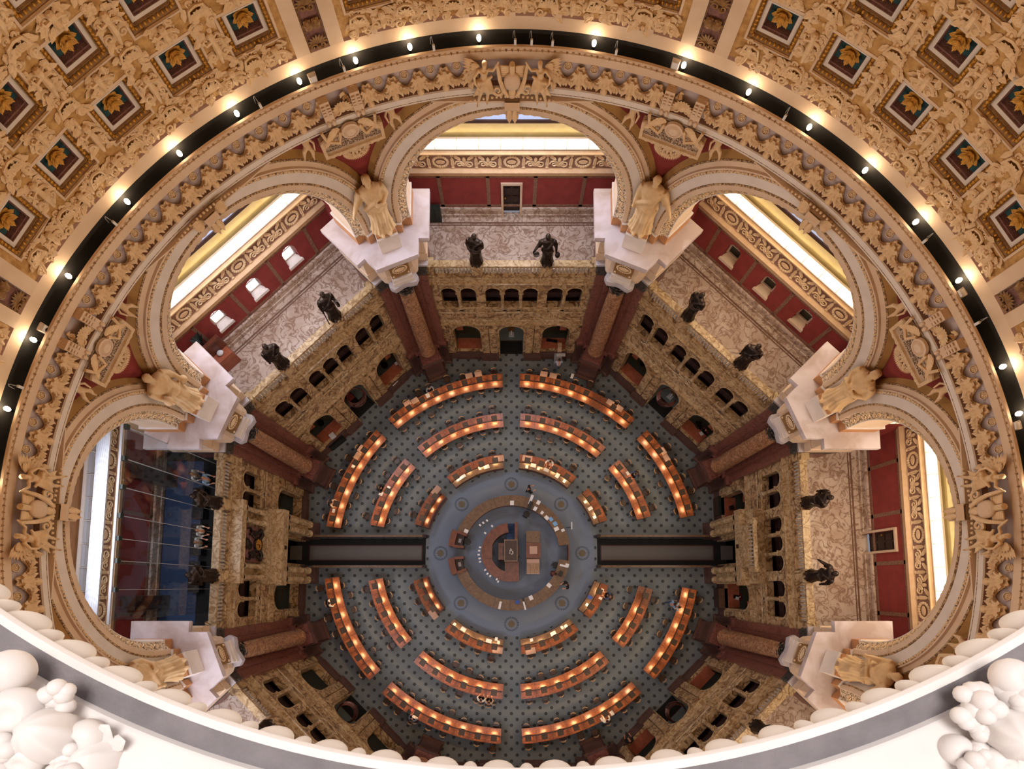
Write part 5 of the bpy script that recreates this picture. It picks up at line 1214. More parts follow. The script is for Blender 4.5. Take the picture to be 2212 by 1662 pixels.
# the big plaster women on the ledges
BIG = {112.5: (11, ('fold', 'out'), True, 'veiled plaster woman with hands gathering her robe on the top-left ledge'), 67.5: (12, ('out', 'down'), False, 'plaster woman with bare arms and flowing robe on the top-right ledge'),
       157.5: (13, ('down', 'fwd'), False, 'plaster woman holding a globe on the left upper ledge'), 22.5: (14, ('fold', 'fold'), True, 'plaster woman reading from a book on the right upper ledge'),
       202.5: (15, ('fold', 'down'), False, 'heavily draped plaster figure behind the rim on the left lower ledge'), 337.5: (16, ('up', 'fwd'), False, 'plaster woman with a fringed stole on the right lower ledge')}
for V, (seed, arms, veil, lab) in BIG.items():
    t = thing('plaster_statue', lab, 'statue', at(V, 15.74, 14.35), radians(V+90), 'plaster statues')
    me = figure(2.95, seed, arms, veil, folds=17, lean=rnd.uniform(-.05, .05), wide=1.12, knee=.05, amp=.075)
    o = local(obj('figure', me, M['statue']), t); o.location = (0, 0, .98)
    q = MB(); q.box(-.52, .52, -.55, .52, .0, .9); local(q.build('plinth', M['white'], world=False), t)
    q = MB(); q.box(-.5, .5, -.55, .40, .9, 1.0); local(q.build('base', M['tan'], world=False), t)
    if V == 157.5: q = MB(); q.ball((.55, .5, 2.85), .2, 16, 10); local(q.build('globe', M['statue'], world=False), t); q = MB(); q.ball((-.62, .2, 2.3), .17, 14, 8); local(q.build('ball', M['statue'], world=False), t)
    if V == 22.5: q = MB(); q.prism([(-.28, .42), (0, .36), (.28, .42), (.28, .62), (0, .56), (-.28, .62)], 2.75, 2.85); o = local(q.build('book', M['tan'], world=False), t); o.rotation_euler = (.35, 0, 0); o.location = (0, -.6, .0)
    if V == 337.5:
        q = MB(); q.box(-.5, .3, .30, .40, 2.35, 2.5); q.T = None
        for k in range(12): q.tube([(-.46+.065*k, .36, 2.36), (-.47+.065*k, .38, 2.1)], .02, 5)
        o = local(q.build('fringed_stole', M['statue'], world=False), t); o.rotation_euler = (0, .35, 0); o.location = (-.6, 0, .3)
# bronze men on the balustrades
BR = [figure(2.1, 31, ('fold', 'fold'), False, 9, 0, .035, wide=1.05), figure(2.1, 32, ('down', 'out'), False, 10, .04, .04), figure(2.1, 33, ('fwd', 'down'), False, 8, -.03, .035, wide=1.05), figure(2.1, 34, ('fold', 'down'), False, 11, 0, .05, wide=1.1)]
BL = {(90, 1): (0, 'bronze statue in a long coat, hands together, left of the two above the top balustrade'), (90, -1): (1, 'bronze statue holding a palette-like disc, right of the two above the top balustrade'),
      (135, 1): (3, 'bronze robed statue nearer the left ledge on the upper-left balustrade'), (135, -1): (2, 'bronze statue holding out a scroll on the upper-left balustrade'), (45, 1): (0, 'bronze robed statue nearer the top on the upper-right balustrade'), (45, -1): (3, 'bronze statue nearer the right ledge on the upper-right balustrade'),
      (0, 1): (2, 'upper bronze statue leaning over the right balustrade'), (0, -1): (1, 'lower bronze statue with a wide cloak on the right balustrade'), (180, -1): (0, 'upper brown statue standing before the glass of the left balustrade'), (180, 1): (3, 'lower brown statue standing before the glass of the left balustrade'),
      (225, -1): (0, 'bronze statue mostly hidden by the rim on the lower-left balustrade'), (315, 1): (0, 'bronze statue mostly hidden by the rim on the lower-right balustrade')}
for (ang, s), (k, lab) in BL.items():
    t = thing('bronze_statue', lab, 'statue', W(S(ang)(A+.16, s*1.92, 11.42)), radians(ang+90)+rnd.uniform(-.3, .3), 'bronze statues')
    o = local(obj('figure', BR[k], M['bronze']), t); o.location = (0, 0, .08)
    q = MB(); q.box(-.27, .27, -.24, .24, 0, .09); local(q.build('base', M['bronze'], world=False), t)
    if (ang, s) == (90, -1): q = MB(); q.lathe([(.01, -.02), (.16, -.02), (.16, .02), (.01, .02)], 14, (.62, .25, 1.05)); local(q.build('palette', M['bronze'], world=False), t); q = MB(); q.ball((-.5, .2, .9), (.14, .14, .2)); local(q.build('bag', M['bronze'], world=False), t)
    if (ang, s) == (135, -1): q = MB(); q.tube([(-.45, .42, 1.2), (-.45, .42, 1.65)], .06, 8); local(q.build('scroll', M['bronze'], world=False), t); q = MB(); q.tube([(.42, .1, 1.0), (.5, .2, .05)], .03, 6); local(q.build('staff', M['bronze'], world=False), t)
# winged figures, cartouche and keystone over the arches
def winged(seed, mir):
    q = MB(); r = random.Random(seed)
    q.tube([(0, 0, .62), (.02*mir, -.08, .9), (.0, -.12, 1.12)], [.14, .12, .15], 12); q.ball((0, -.1, 1.02), (.17, .11, .16)); q.tube([(0, -.12, 1.15), (0, -.15, 1.28)], .05, 8); q.ball((-.03*mir, -.18, 1.38), (.085, .1, .115), 12, 8); q.ball((-.03*mir, -.13, 1.43), (.1, .1, .09), 10, 6)
    q.tube([(0, -.05, .66), (-.14*mir, -.26, .45), (-.1*mir, -.12, .02), (-.06*mir, -.1, -.3)], [.13, .1, .07, .05], 10); q.tube([(.06*mir, -.02, .62), (.12*mir, -.16, .3), (.22*mir, -.1, -.12), (.3*mir, -.1, -.42)], [.13, .1, .065, .045], 10)
    q.ball((-.06*mir, -.16, -.34), (.04, .09, .04), 8, 5); q.ball((.32*mir, -.16, -.46), (.04, .09, .04), 8, 5)
    q.tube([(.16*mir, -.1, 1.12), (.36*mir, -.22, .95), (.34*mir, -.26, .68), (.2*mir, -.28, .5)], [.065, .055, .045, .035], 8); q.tube([(-.16*mir, -.1, 1.12), (-.34*mir, -.2, 1.2), (-.52*mir, -.16, 1.45)], [.065, .05, .04], 8); q.ball((-.54*mir, -.16, 1.5), .045, 6, 5); q.ball((.18*mir, -.28, .47), .045, 6, 5)
    for k in range(10):
        f = k/9; q.tube([(-.2*mir+.36*f*mir, -.12, .72), (-.28*mir+.5*f*mir, -.2-.1*sin(5*f), .4), (-.35*mir+.8*f*mir, -.12, .02+.12*sin(4*f))], [.05, .06, .03], 6)
    q.tube([(-.3*mir, -.1, .85), (.05*mir, -.22, .7), (.34*mir, -.14, .6)], [.05, .08, .06], 8); q.tube([(.1*mir, -.1, .7), (.45*mir, -.02, .45), (.5*mir, -.02, .05)], [.08, .06, .03], 8)
    return fuse(q, .028)
def wing(mir):
    q = MB()
    for k in range(9):
        f = k/8; q.leaf((.14*mir, .02, 1.1-.1*f), (mir*(1-.45*f), .02, .75-1.75*f), (0, -1, 0), .66-.12*f, .075, .12, 5)
    for k in range(6): f = k/5; q.leaf((.12*mir, -.02, 1.1-.1*f), (mir*(1-.4*f), 0, .7-1.5*f), (0, -1, 0), .36, .07, .2, 4)
    return q.mesh('wing', False)
WG = {m: winged(5 if m > 0 else 9, m) for m in (1, -1)}; WN = {m: wing(m) for m in (1, -1)}
for ang, nm in ((90, 'top'), (180, 'left'), (0, 'right')):
    for s, sd in ((1, 'left' if ang == 90 else 'upper' if ang == 0 else 'lower'), (-1, 'right' if ang == 90 else 'lower' if ang == 0 else 'upper')):
        t = thing('winged_figure', '%s winged plaster figure beside the shield over the %s great arch' % (sd, nm), 'sculpture', W(S(ang)(15.08, s*.95, 21.45)), radians(ang-90), 'winged figures')
        mir = -s
        local(obj('figure', WG[mir], M['relief']), t).scale = (.92, 1, .78); o = local(obj('wing', WN[mir], M['relief']), t); o.scale = (.9, 1, .8); o.location = (.05*mir, .02, 0)
    t = thing('shield', 'plaster shield with book bindings over the keystone of the %s great arch' % nm, 'shield', W(S(ang)(15.1, 0, 21.5)), radians(ang-90))
    q = MB(); q.ball((0, -.12, .42), (.3, .16, .3), 18, 10); local(q.build('boss', M['cream'], world=False), t)
    q = MB()
    for s in (-1, 1):
        for k in range(6): q.tube([(s*.12, -.04, .55+.06*k), (s*.36, -.06, .56+.065*k), (s*.44, 0, .54+.06*k)], .035, 6)
        q.tube([(s*.5, -.1, .95), (s*.42, -.2, .55), (s*.3, -.2, .2), (s*.14, -.2, -.05)], [.05, .07, .08, .05], 8)
        q.spiral((s*.5, -.1, .12), (1, 0, 0), (0, 0, 1), (0, -1, 0), .2, .06, 1.3, s, 14, 6)
    q.tube([(0, -.06, .5), (0, -.1, 1.0)], .1, 8); q.ball((0, -.1, .0), (.16, .1, .22), 10, 8); local(q.build('scrollwork', M['relief'], world=False), t)
for ang in (90, 180, 0, 135, 45):
    nm = SIDE[ang]
    t = thing('keystone', 'scrolled plaster keystone at the crown of the %s great arch' % nm, 'keystone', W(S(ang)(15.05, 0, 20.6)), radians(ang-90), 'keystones')
    q = MB(); pr = [(-.25, .72), (-.34, .6), (-.3, .45), (-.18, .3), (-.16, .15), (-.22, .04), (-.12, -.04), (.3, -.04), (.3, .75)]
    q.grid([[(x*(1.05 if z > .4 else .8), y, z) for y, z in pr] for x in (-.26, .26)], False, False); rows = [[(x*(1.05 if z > .4 else .8), y, z) for y, z in pr] for x in (-.26, .26)]
    for r_ in rows: q.face(r_)
    local(q.build('bracket', M['cream'], world=False), t)
    q = MB()
    for s in (-1, 1): q.tube([(s*.25, -.22, .7), (s*.22, -.2, .3), (s*.2, -.14, .0)], .03, 5); q.leaf((s*.1, -.3, .5), (0, -.1, -1), (0, -1, 0), .45, .09, .15, 5)
    if ang in (135, 45):
        for s in (-1, 1):
            for k in range(7): q.leaf((s*.3, -.05, .55), (s, -.1, .8-.28*k), (0, -1, 0), .5-.03*k, .08, .25, 5)
    local(q.build('leafwork', M['relief'], world=False), t)
# tablets, wreaths, consoles and children on the red pendentives
TEXT = {112.5: ['OF LAW THERE CAN BE NO LESS', 'ACKNOWLEDGED THAN', 'THAT HER VOICE IS THE', 'HARMONY OF THE WORLD'], 67.5: ['HITHER AS TO THEIR', 'FOVNTAIN OTHER STARS', 'REPAIRING, IN THEIR', 'GOLDEN VRNS DRAW LIGHT'],
        157.5: ['THE HEAVENS DECLARE', 'THE GLORY OF GOD', 'AND THE FIRMAMENT', 'SHEWETH HIS HANDIWORK'], 22.5: ['THE INQVIRY KNOWLEDGE', 'AND BELIEF OF TRVTH', 'IS THE SOVEREIGN GOOD', 'OF HVMAN NATVRE']}
def child():
    q = MB(); q.ball((0, 0, .3), (.14, .12, .2)); q.ball((.02, -.06, .6), (.11, .12, .12), 12, 8)
    q.tube([(0, 0, .18), (.2, -.14, .12), (.26, -.08, -.12)], [.1, .08, .05], 8); q.tube([(-.05, 0, .15), (-.1, -.16, .0), (-.05, -.1, -.22)], [.1, .08, .05], 8)
    q.tube([(.12, 0, .42), (.3, -.08, .5), (.46, -.05, .72)], [.06, .05, .035], 8); q.tube([(-.12, 0, .42), (-.26, -.14, .3), (-.2, -.2, .12)], [.06, .05, .035], 8); q.ball((.48, -.05, .75), .04, 6, 5); q.ball((-.2, -.2, .1), .04, 6, 5); q.ball((.28, -.12, -.15), (.04, .07, .04), 6, 5); q.ball((-.05, -.15, -.25), (.04, .07, .04), 6, 5)
    return fuse(q, .024)
CH = child()
wr = MB()
for k in range(46):
    a = 2*pi*k/46
    for j in range(3): r_ = .42+.06*(j-1)+rnd.uniform(-.03, .03); wr.ball((r_*cos(a), -.08+rnd.uniform(-.03, .03), r_*sin(a)), rnd.uniform(.035, .06), 6, 4)
    wr.leaf((.44*cos(a), -.06, .44*sin(a)), (cos(a+.8), -.3, sin(a+.8)), (0, -1, 0), .17, .04, .3, 3)
wr = wr.mesh('flower_ring', False)
hm = MB(); hm.ball((0, -.05, 0), (.16, .12, .2), 12, 8); hm.ball((0, -.15, -.02), (.05, .06, .06)); hm.ball((0, -.04, .1), (.2, .14, .16))
for k in range(8): a = 2*pi*k/8; hm.leaf((.12*cos(a), -.06, .12*sin(a)), (cos(a), -.4, sin(a)), (0, -1, 0), .17, .06, .3, 3)
hm = hm.mesh('head', False, 60)
cs = MB()
pr = [(-.05, .0), (-.12, .1), (-.22, .28), (-.2, .5), (-.14, .9), (.2, .9), (.2, .0)]
for x0, x1 in ((-.17, .17),):
    rows = [[(x, y, z) for y, z in pr] for x in (x0, x1)]; cs.grid(rows, True); cs.face(rows[0]); cs.face(rows[1])
for x in (-.09, .09):
    cs.ball((x, -.24, .24), (.075, .08, .1), 8, 6)
    for k in range(4): cs.box(x-.05, x+.05, -.22, -.17, .46+.1*k, .52+.1*k)
cs = cs.mesh('bracket', False)
sh = MB()
for k in range(11):
    g = (k-5)*.26; sh.leaf((0, -.05, 0), (sin(g), -.2, cos(g)), (0, -1, 0), .45, .07, .25, 5)
sh.ball((0, -.1, .08), (.15, .1, .14)); sh.spiral((.2, -.06, -.02), (1, 0, 0), (0, 0, 1), (0, -1, 0), .13, .04, 1.2, 1, 10, 5); sh.spiral((-.2, -.06, -.02), (1, 0, 0), (0, 0, 1), (0, -1, 0), .13, .04, 1.2, -1, 10, 5)
for s in (-1, 1):
    for k in range(7): sh.leaf((s*.12, -.04, .05), (s*1., -.1, -.7+.2*k), (0, -1, 0), .3+.05*k, .06, .3, 4)
sh = sh.mesh('shell', False)
import bpy as _b
def lettering(lines, size, parent, m, loc):
    cu = _b.data.curves.new('lettering', 'FONT'); cu.body = '\n'.join(lines); cu.align_x = 'CENTER'; cu.size = size; cu.space_line = .92; cu.extrude = .006; cu.resolution_u = 2
    o = _b.data.objects.new('lettering', cu); C.objects.link(o); me = _b.data.meshes.new_from_object(o.evaluated_get(_b.context.evaluated_depsgraph_get())); _b.data.objects.remove(o); me.materials.clear()
    o = obj('lettering', me, m); o.parent = parent; o.location = loc; o.rotation_euler = (pi/2, 0, 0); return o
for V in (112.5, 67.5, 157.5, 22.5, 202.5, 337.5):
    nm = VN[V]; rz = radians(V-90); zt = 20.55; rt = pend_r(zt)-.16; tilt = radians(-14)
    if V not in (202.5,):
        t = thing('inscription_tablet', 'carved plaster tablet with inscription above the %s statue' % nm, 'tablet', at(V, rt, zt-.42), rz); t.rotation_euler = (radians(16), 0, rz)
        q = MB(); q.box(-1.12, 1.12, -.03, .12, 0, .86); local(q.build('panel', M['tablet'], world=False), t)
        q = MB()
        for x0, x1, z0, z1 in ((-1.2, 1.2, -.16, -.0), (-1.2, -1.08, 0, .8), (1.08, 1.2, 0, .8)): q.box(x0, x1, -.12, .12, z0, z1)
        for k in range(22): q.ball((-1.08+.103*k, -.12, -.05), (.032, .03, .065), 6, 4)
        for s in (-1, 1): q.grid([[(s*(.15+1.0*f), y, .66+.36*sqrt(max(0, 1-f*f*.9))) for f in [k/8 for k in range(9)]] for y in (-.14, .1)]); q.tube([(s*(.15+1.0*k/8), -.1, .66+.36*sqrt(max(0, 1-(k/8)**2*.9))) for k in range(9)], .06, 6)
        for s in (-1, 1):
            for k in range(5): q.leaf((s*(.4+.15*k), -.08, .7+.3*(1-k/5)), (s*.5, -.2, -1), (0, -1, 0), .2, .05, .2, 3); q.ball((s*(.9-.25*k), -.06, -.2), (.1, .06, .06), 6, 4)
        local(q.build('frame', M['relief'], world=False), t)
        if V in TEXT: lettering(TEXT[V], .175, t, M['letter'], (0, -.04, .60))
        w_ = thing('wreath', 'plaster flower wreath round a carved head below the tablet by the %s statue' % nm, 'wreath', at(V, pend_r(19.75)-.12, 19.78), rz, 'wreaths'); w_.rotation_euler = (radians(14), 0, rz)
        local(obj('flower_ring', wr, M['relief']), w_); local(obj('head', hm, M['relief']), w_)
        c_ = thing('cartouche', 'round plaster boss with scrolls above the %s tablet' % nm, 'cartouche', at(V, 15.1, 21.15), rz)
        q = MB(); q.grid([[(r_*cos(2*pi*k/20), y, r_*.8*sin(2*pi*k/20)+.0) for k in range(20)] for r_, y in ((.34, 0), (.33, -.1), (.26, -.12), (.24, -.09), (.16, -.16), (.01, -.18))], True); local(q.build('boss', M['cream'], world=False), c_)
        q = MB()
        for s in (-1, 1):
            for k in range(7): q.leaf((s*(.35+.06*k), -.02, .15-.04*k), (s, -.1, .3-.12*k), (0, -1, 0), .42, .08, .25, 5)
            q.tube([(s*.36, -.08, .1), (s*.5, -.12, -.25), (s*.9, -.1, -.1), (s*1.0, -.08, .3)], .06, 6)
        local(q.build('leafwork', M['relief'], world=False), c_)
    for s, sd in ((1, 'left' if V != 337.5 else 'upper'), (-1, 'right' if V != 337.5 else 'lower')):
        if V in (202.5, 337.5) and s < 0: continue
        ch = thing('cherub', 'small plaster child on the %s end of the tablet above the %s statue' % (sd, nm), 'sculpture', at(V, pend_r(20.7)-.1, 20.5, s*1.66), radians(V-90+s*5), 'plaster children')
        local(obj('figure', CH, M['relief']), ch).scale = (-s*1., 1, 1.05)
    if V in (202.5,): continue
    for s, sd in ((1, 'left'), (-1, 'right')):
        b = thing('console', '%s of the pair of plaster brackets over the %s tablet' % (sd, nm), 'bracket', at(V+s*2.05, 15.25, 21.42), radians(V+s*2.05-90), 'frieze brackets'); local(obj('body', cs, M['cream']), b)
    b = thing('shell_cluster', 'plaster shell and leaf cluster between the two brackets over the %s tablet' % nm, 'ornament', at(V, 15.34, 21.75), rz); local(obj('shell', sh, M['relief']), b)
# fruit drops, swags and pierced discs of the frieze
dr = MB(); rr = random.Random(3)
for k in range(5): a = -1.0+.5*k; dr.leaf((0, -.03, .72), (sin(a)*.8, -.25, -.75), (0, -1, 0), .34, .09, .35, 5)
for x, z, r_ in ((-.08, .48, .1), (.09, .46, .1), (0, .36, .11), (-.07, .26, .08), (.08, .28, .08)): dr.ball((x, -.1, z), (r_, r_, r_), 10, 7)
dr.ball((0, -.12, .12), (.13, .13, .12), 12, 8); dr.lathe([(.03, .02), (.06, -.03), (.04, -.04)], 8, (0, -.12, 0))
for k in range(8): a = k*pi/4; dr.leaf((.06*cos(a), -.08, .5+.05*sin(a)), (cos(a), -.3, sin(a)-.3), (0, -1, 0), .28, .07, .3, 4)
for s in (-1, 1): dr.leaf((s*.14, -.02, .45), (s*.35, -.1, -1), (0, -1, 0), .42, .08, .2, 5)
dr = dr.mesh('fruit', False, 60)
sw = MB()
for i in range(15):
    f = i/14; x = -.36+.72*f; z = .62-.42*sin(pi*f); 
    for k in range(3):
        a = rr.uniform(0, 6.3); sw.leaf((x, -.06, z), (cos(pi*f)*-.5+.5*cos(a), -.35, .6*sin(a)-.1), (0, -1, 0), .17, .05, .3, 4)
    sw.ball((x, -.07, z), (.065, .06, .06), 7, 5)
sw = sw.mesh('leaf_rope', False)
dc = MB(); dc.lathe([(.11, 0), (.13, .0), (.13, .04), (.11, .04)], 18); dc.v = [(x, -z, y) for x, y, z in dc.v]
for k in range(6): a = k*pi/3; dc.tube([(0, -.02, 0), (.12*cos(a), -.02, .12*sin(a))], .012, 5); dc.ball((.07*cos(a+.5), -.02, .07*sin(a+.5)), .025, 6, 4)
dc.ball((0, -.03, 0), .03, 8, 5); dc = dc.mesh('disc', False)
for ang in (90, 135, 45, 180, 0):
    nm = SIDE[ang]
    offs = [5.35+3.35*k for k in range(5)]; offs = sorted([-o for o in offs]+offs, reverse=True) if ang in (90, 180, 0) else sorted([3.35*k for k in range(-5, 6)], reverse=True)
    for i, o_ in enumerate(offs):
        az = ang+o_; t = thing('fruit_drop', '%s hanging bunch of plaster fruit from the left on the %s frieze' % (ORD[i], nm), 'ornament', at(az, 15.38, 21.5), radians(az-90), 'fruit drops'); local(obj('fruit', dr, M['relief']), t)
    cs_ = [o+1.675 for o in offs if not (ang in (90, 180, 0) and abs(o+1.675) < 5)] + [min(offs)-1.675]
    for i, o_ in enumerate(sorted(cs_, reverse=True)):
        az = ang+o_; t = thing('leaf_swag', '%s plaster leaf swag from the left on the %s frieze' % (ORD[i], nm), 'ornament', at(az, 15.38, 21.6), radians(az-90), 'leaf swags'); local(obj('leaf_rope', sw, M['relief']), t)
        t = thing('pierced_disc', '%s small round pierced disc from the left under the %s cornice' % (ORD[i], nm), 'ornament', at(az, 15.38, 22.22), radians(az-90), 'pierced discs'); local(obj('disc', dc, M['relief']), t)
# garlands of fruit lying on the white ledge nearest the camera
for s, nm in ((-1, 'left'), (1, 'right')):
    t = thing('fruit_garland', 'big white plaster fruit garland on the ledge at the lower %s corner' % nm, 'garland', px(60 if s < 0 else 2150, 1620, 36.5))
    def fb(x, y, z, r, name):
        p = px(x, y, z); q = MB()
        if name == 'apple':
            rows = [];
            for i in range(15):
                a = -pi/2+pi*i/14; rr_ = r*cos(a)*(1+.06*sin(a)); rows.append([(rr_*cos(2*pi*k/20), rr_*sin(2*pi*k/20), r*.92*sin(a)-.35*r*math.exp(-(max(0, cos(a))/.3)**2)*(1 if a > 0 else -.5)) for k in range(20)])
            q.grid(rows, True)
        elif name == 'gourd':
            rows = []
            for i in range(17):
                a = -pi/2+pi*i/16; rows.append([((r*cos(a)*(1-.12*abs(cos(4*(2*pi*k/48))))*cos(2*pi*k/48)), r*cos(a)*(1-.12*abs(cos(4*(2*pi*k/48))))*sin(2*pi*k/48), 1.25*r*sin(a)) for k in range(48)])
            q.grid(rows, True)
        elif name == 'leaf':
            q.leaf((0, 0, 0), (-s*.6, .7, .1), (0, 0, 1), r*3.2, r, .25, 7); q.leaf((r, 0, 0), (-s*.9, .3, .1), (0, 0, 1), r*2.8, r*.8, .25, 7)
        else:
            rr2 = random.Random(int(x)); 
            for k in range(13): q.ball((rr2.uniform(-1.6, 1.6)*r, rr2.uniform(-1.3, 1.3)*r, rr2.uniform(0, .8)*r), (r*rr2.uniform(.6, .85),)*3, 12, 8)
        o = local(q.build(name, M['rail_w'], world=False, smooth=80), t); o.location = Vector(p)-t.location; o.rotation_euler = (rnd.uniform(-.5, .5), rnd.uniform(-.5, .5), rnd.uniform(0, 6)) if name != 'leaf' else (0, 0, 0)
    spec = ((25, 1450, 36.50, .062, 'apple'), (35, 1535, 36.52, .065, 'apple'), (122, 1505, 36.47, .034, 'grape_cluster'), (110, 1590, 36.50, .075, 'gourd'), (60, 1635, 36.52, .05, 'apple'), (190, 1590, 36.47, .05, 'apple'), (215, 1640, 36.46, .06, 'gourd'), (150, 1655, 36.5, .03, 'grape_cluster'), (20, 1625, 36.54, .03, 'grape_cluster'), (205, 1615, 36.45, .03, 'leaf')) if s < 0 else \
           ((2185, 1465, 36.5, .055, 'apple'), (2100, 1530, 36.47, .036, 'grape_cluster'), (2165, 1520, 36.5, .04, 'grape_cluster'), (2190, 1585, 36.52, .075, 'gourd'), (2110, 1600, 36.48, .03, 'grape_cluster'), (2065, 1620, 36.46, .045, 'apple'), (2150, 1648, 36.5, .05, 'apple'), (2105, 1650, 36.49, .03, 'grape_cluster'), (2200, 1500, 36.5, .06, 'apple'))
    for a_ in spec: fb(*a_)
# ------------------------------------------------------------------ people
def hand(q, wrist, d, s, up=(0, 0, 1)):
    d = Vector(d).normalized(); u = Vector(up); sd = d.cross(u).normalized(); w_ = Vector(wrist)
    q.ball(tuple(w_+d*.045), (.042, .05, .026), 8, 6)
    for k, L in enumerate((.065, .078, .074, .058)):
        b = w_+d*.08+sd*(.024*(k-1.5)); m_ = b+d*L*.55+u*(-.008); e = m_+d*L*.45-u*.022; q.tube([tuple(b), tuple(m_), tuple(e)], [.011, .0105, .008], 6)
    b = w_+d*.03+sd*.036*s; q.tube([tuple(b), tuple(b+d*.03+sd*.022*s), tuple(b+d*.058+sd*.026*s-u*.01)], [.014, .012, .009], 6)
def head(q, c):
    x, y, z = c
    q.ball((x, y, z), (.074, .094, .115), 16, 12); q.ball((x, y+.05, z-.06), (.05, .05, .05), 10, 8); q.ball((x, y+.1, z-.02), (.014, .02, .022), 6, 5)
    for s in (-1, 1): q.ball((x+s*.03, y+.085, z+.012), (.016, .012, .01), 6, 4); q.ball((x+s*.077, y, z-.005), (.01, .022, .032), 6, 4)
    q.tube([(x-.025, y+.088, z-.055), (x+.025, y+.088, z-.055)], .008, 5)
def pose(kind):
    """skin, shirt, trousers, shoes and hair of a seated or standing figure facing +y, standing on z = 0"""
    sk, sh, tr, ho, ha = MB(), MB(), MB(), MB(), MB()
    if kind == 'sit':
        hip, chest, neck, hd_ = (0, 0, .52), (0, .10, .86), (0, .17, 1.04), (0, .26, 1.2)
        for s in (-1, 1):
            knee, ank = (s*.13, .44, .5), (s*.12, .42, .1); sho = (s*.19, .14, .98); elb = (s*.29, .28, .80); wr_ = (s*.15, .47, .80)
            sk.tube([(s*.1, .02, .52), knee, ank, (s*.12, .42, .05)], [.085, .065, .042, .04], 10); tr.tube([(s*.09, -.04, .52), (s*.12, .2, .53), knee, (s*.125, .43, .3), (s*.12, .42, .12)], [.105, .1, .08, .07, .06], 12)
            ho.tube([(s*.12, .38, .06), (s*.12, .48, .05), (s*.125, .58, .035)], [.045, .045, .03], 8)
            sk.tube([sho, elb, wr_], [.05, .042, .028], 10); hand(sk, wr_, (-s*.15, 1, -.02), -s); sh.tube([(s*.12, .12, .98), sho, elb, (s*.23, .36, .80)], [.07, .068, .056, .05], 12)
    else:
        hip, chest, neck, hd_ = (0, 0, .95), (0, .02, 1.3), (0, .03, 1.5), (0, .07, 1.63)
        for s in (-1, 1):
            knee, ank = (s*.11, .03+.06*s, .5), (s*.11, -.02+.12*s, .08); sho = (s*.2, .02, 1.42); elb = (s*.27, .06, 1.14); wr_ = (s*.2, .3, 1.08)
            sk.tube([(s*.09, 0, .92), knee, ank], [.09, .06, .04], 10); tr.tube([(s*.085, 0, .96), (s*.1, .01, .75), knee, ank], [.115, .1, .078, .06], 12)
            ho.tube([(s*.11, ank[1]-.04, .06), (s*.11, ank[1]+.08, .05), (s*.115, ank[1]+.18, .035)], [.045, .045, .03], 8)
            sk.tube([sho, elb, wr_], [.05, .042, .028], 10); hand(sk, wr_, (-s*.2, 1, 0), -s); sh.tube([(s*.12, .02, 1.42), sho, elb, (s*.235, .18, 1.11)], [.07, .066, .056, .05], 12)
    a, b = Vector(hip), Vector(chest); n_ = Vector(neck)
    sk.tube([tuple(a), tuple((a+b)/2), tuple(b), tuple(n_), hd_], [.14, .13, .14, .058, .05], 14); head(sk, hd_)
    rows = []
    for t, rx, ry in ((-.05, .17, .13), (.2, .165, .125), (.5, .165, .125), (.8, .19, .13), (1.0, .2, .125), (1.18, .17, .1), (1.3, .09, .075)):
        c = a+(b-a)*min(t, 1)+(n_-b)*max(0, t-1)*2.0; rows.append([(c.x+rx*cos(2*pi*k/20), c.y+ry*sin(2*pi*k/20), c.z) for k in range(20)])
    sh.grid(rows, True, True); tr.ball((0, 0, hip[2]), (.17, .13, .12), 14, 8)
    x, y, z = hd_
    rows = []
    for i in range(9):
        g = i/8; el = pi/2-1.75*g; rows.append([(x+.083*cos(el)*cos(th)*(1 if el > 0 else 1), y-.012+.102*cos(el)*sin(th), z+.012+.118*sin(el)*(1 if el > 0 else .9)) for th in [radians(150+240*k/20) if i > 3 else radians(360*k/20) for k in range(21)]])
    ha.grid(rows); 
    return [('body', fuse(sk, .0125), None), ('shirt', fuse(sh, .018), 's'), ('trousers', fuse(tr, .018), 't'), ('shoe', ho.mesh('shoe', False, 60), 'k'), ('hair', ha.mesh('hair', False, 60), 'h')]
POSE = {k: pose(k) for k in ('sit', 'stand')}
CL = {n: cloth('cloth_'+n, c) for n, c in dict(white='#c9c8c6', pale='#a9b3c4', blue='#3f4d6e', navy='#20263a', black='#121214', grey='#6f7480', maroon='#5e2428', red='#8e1f26', khaki='#8d8168', denim='#3a4a66', tanc='#b09a86', skyblue='#7f9fc0').items()}
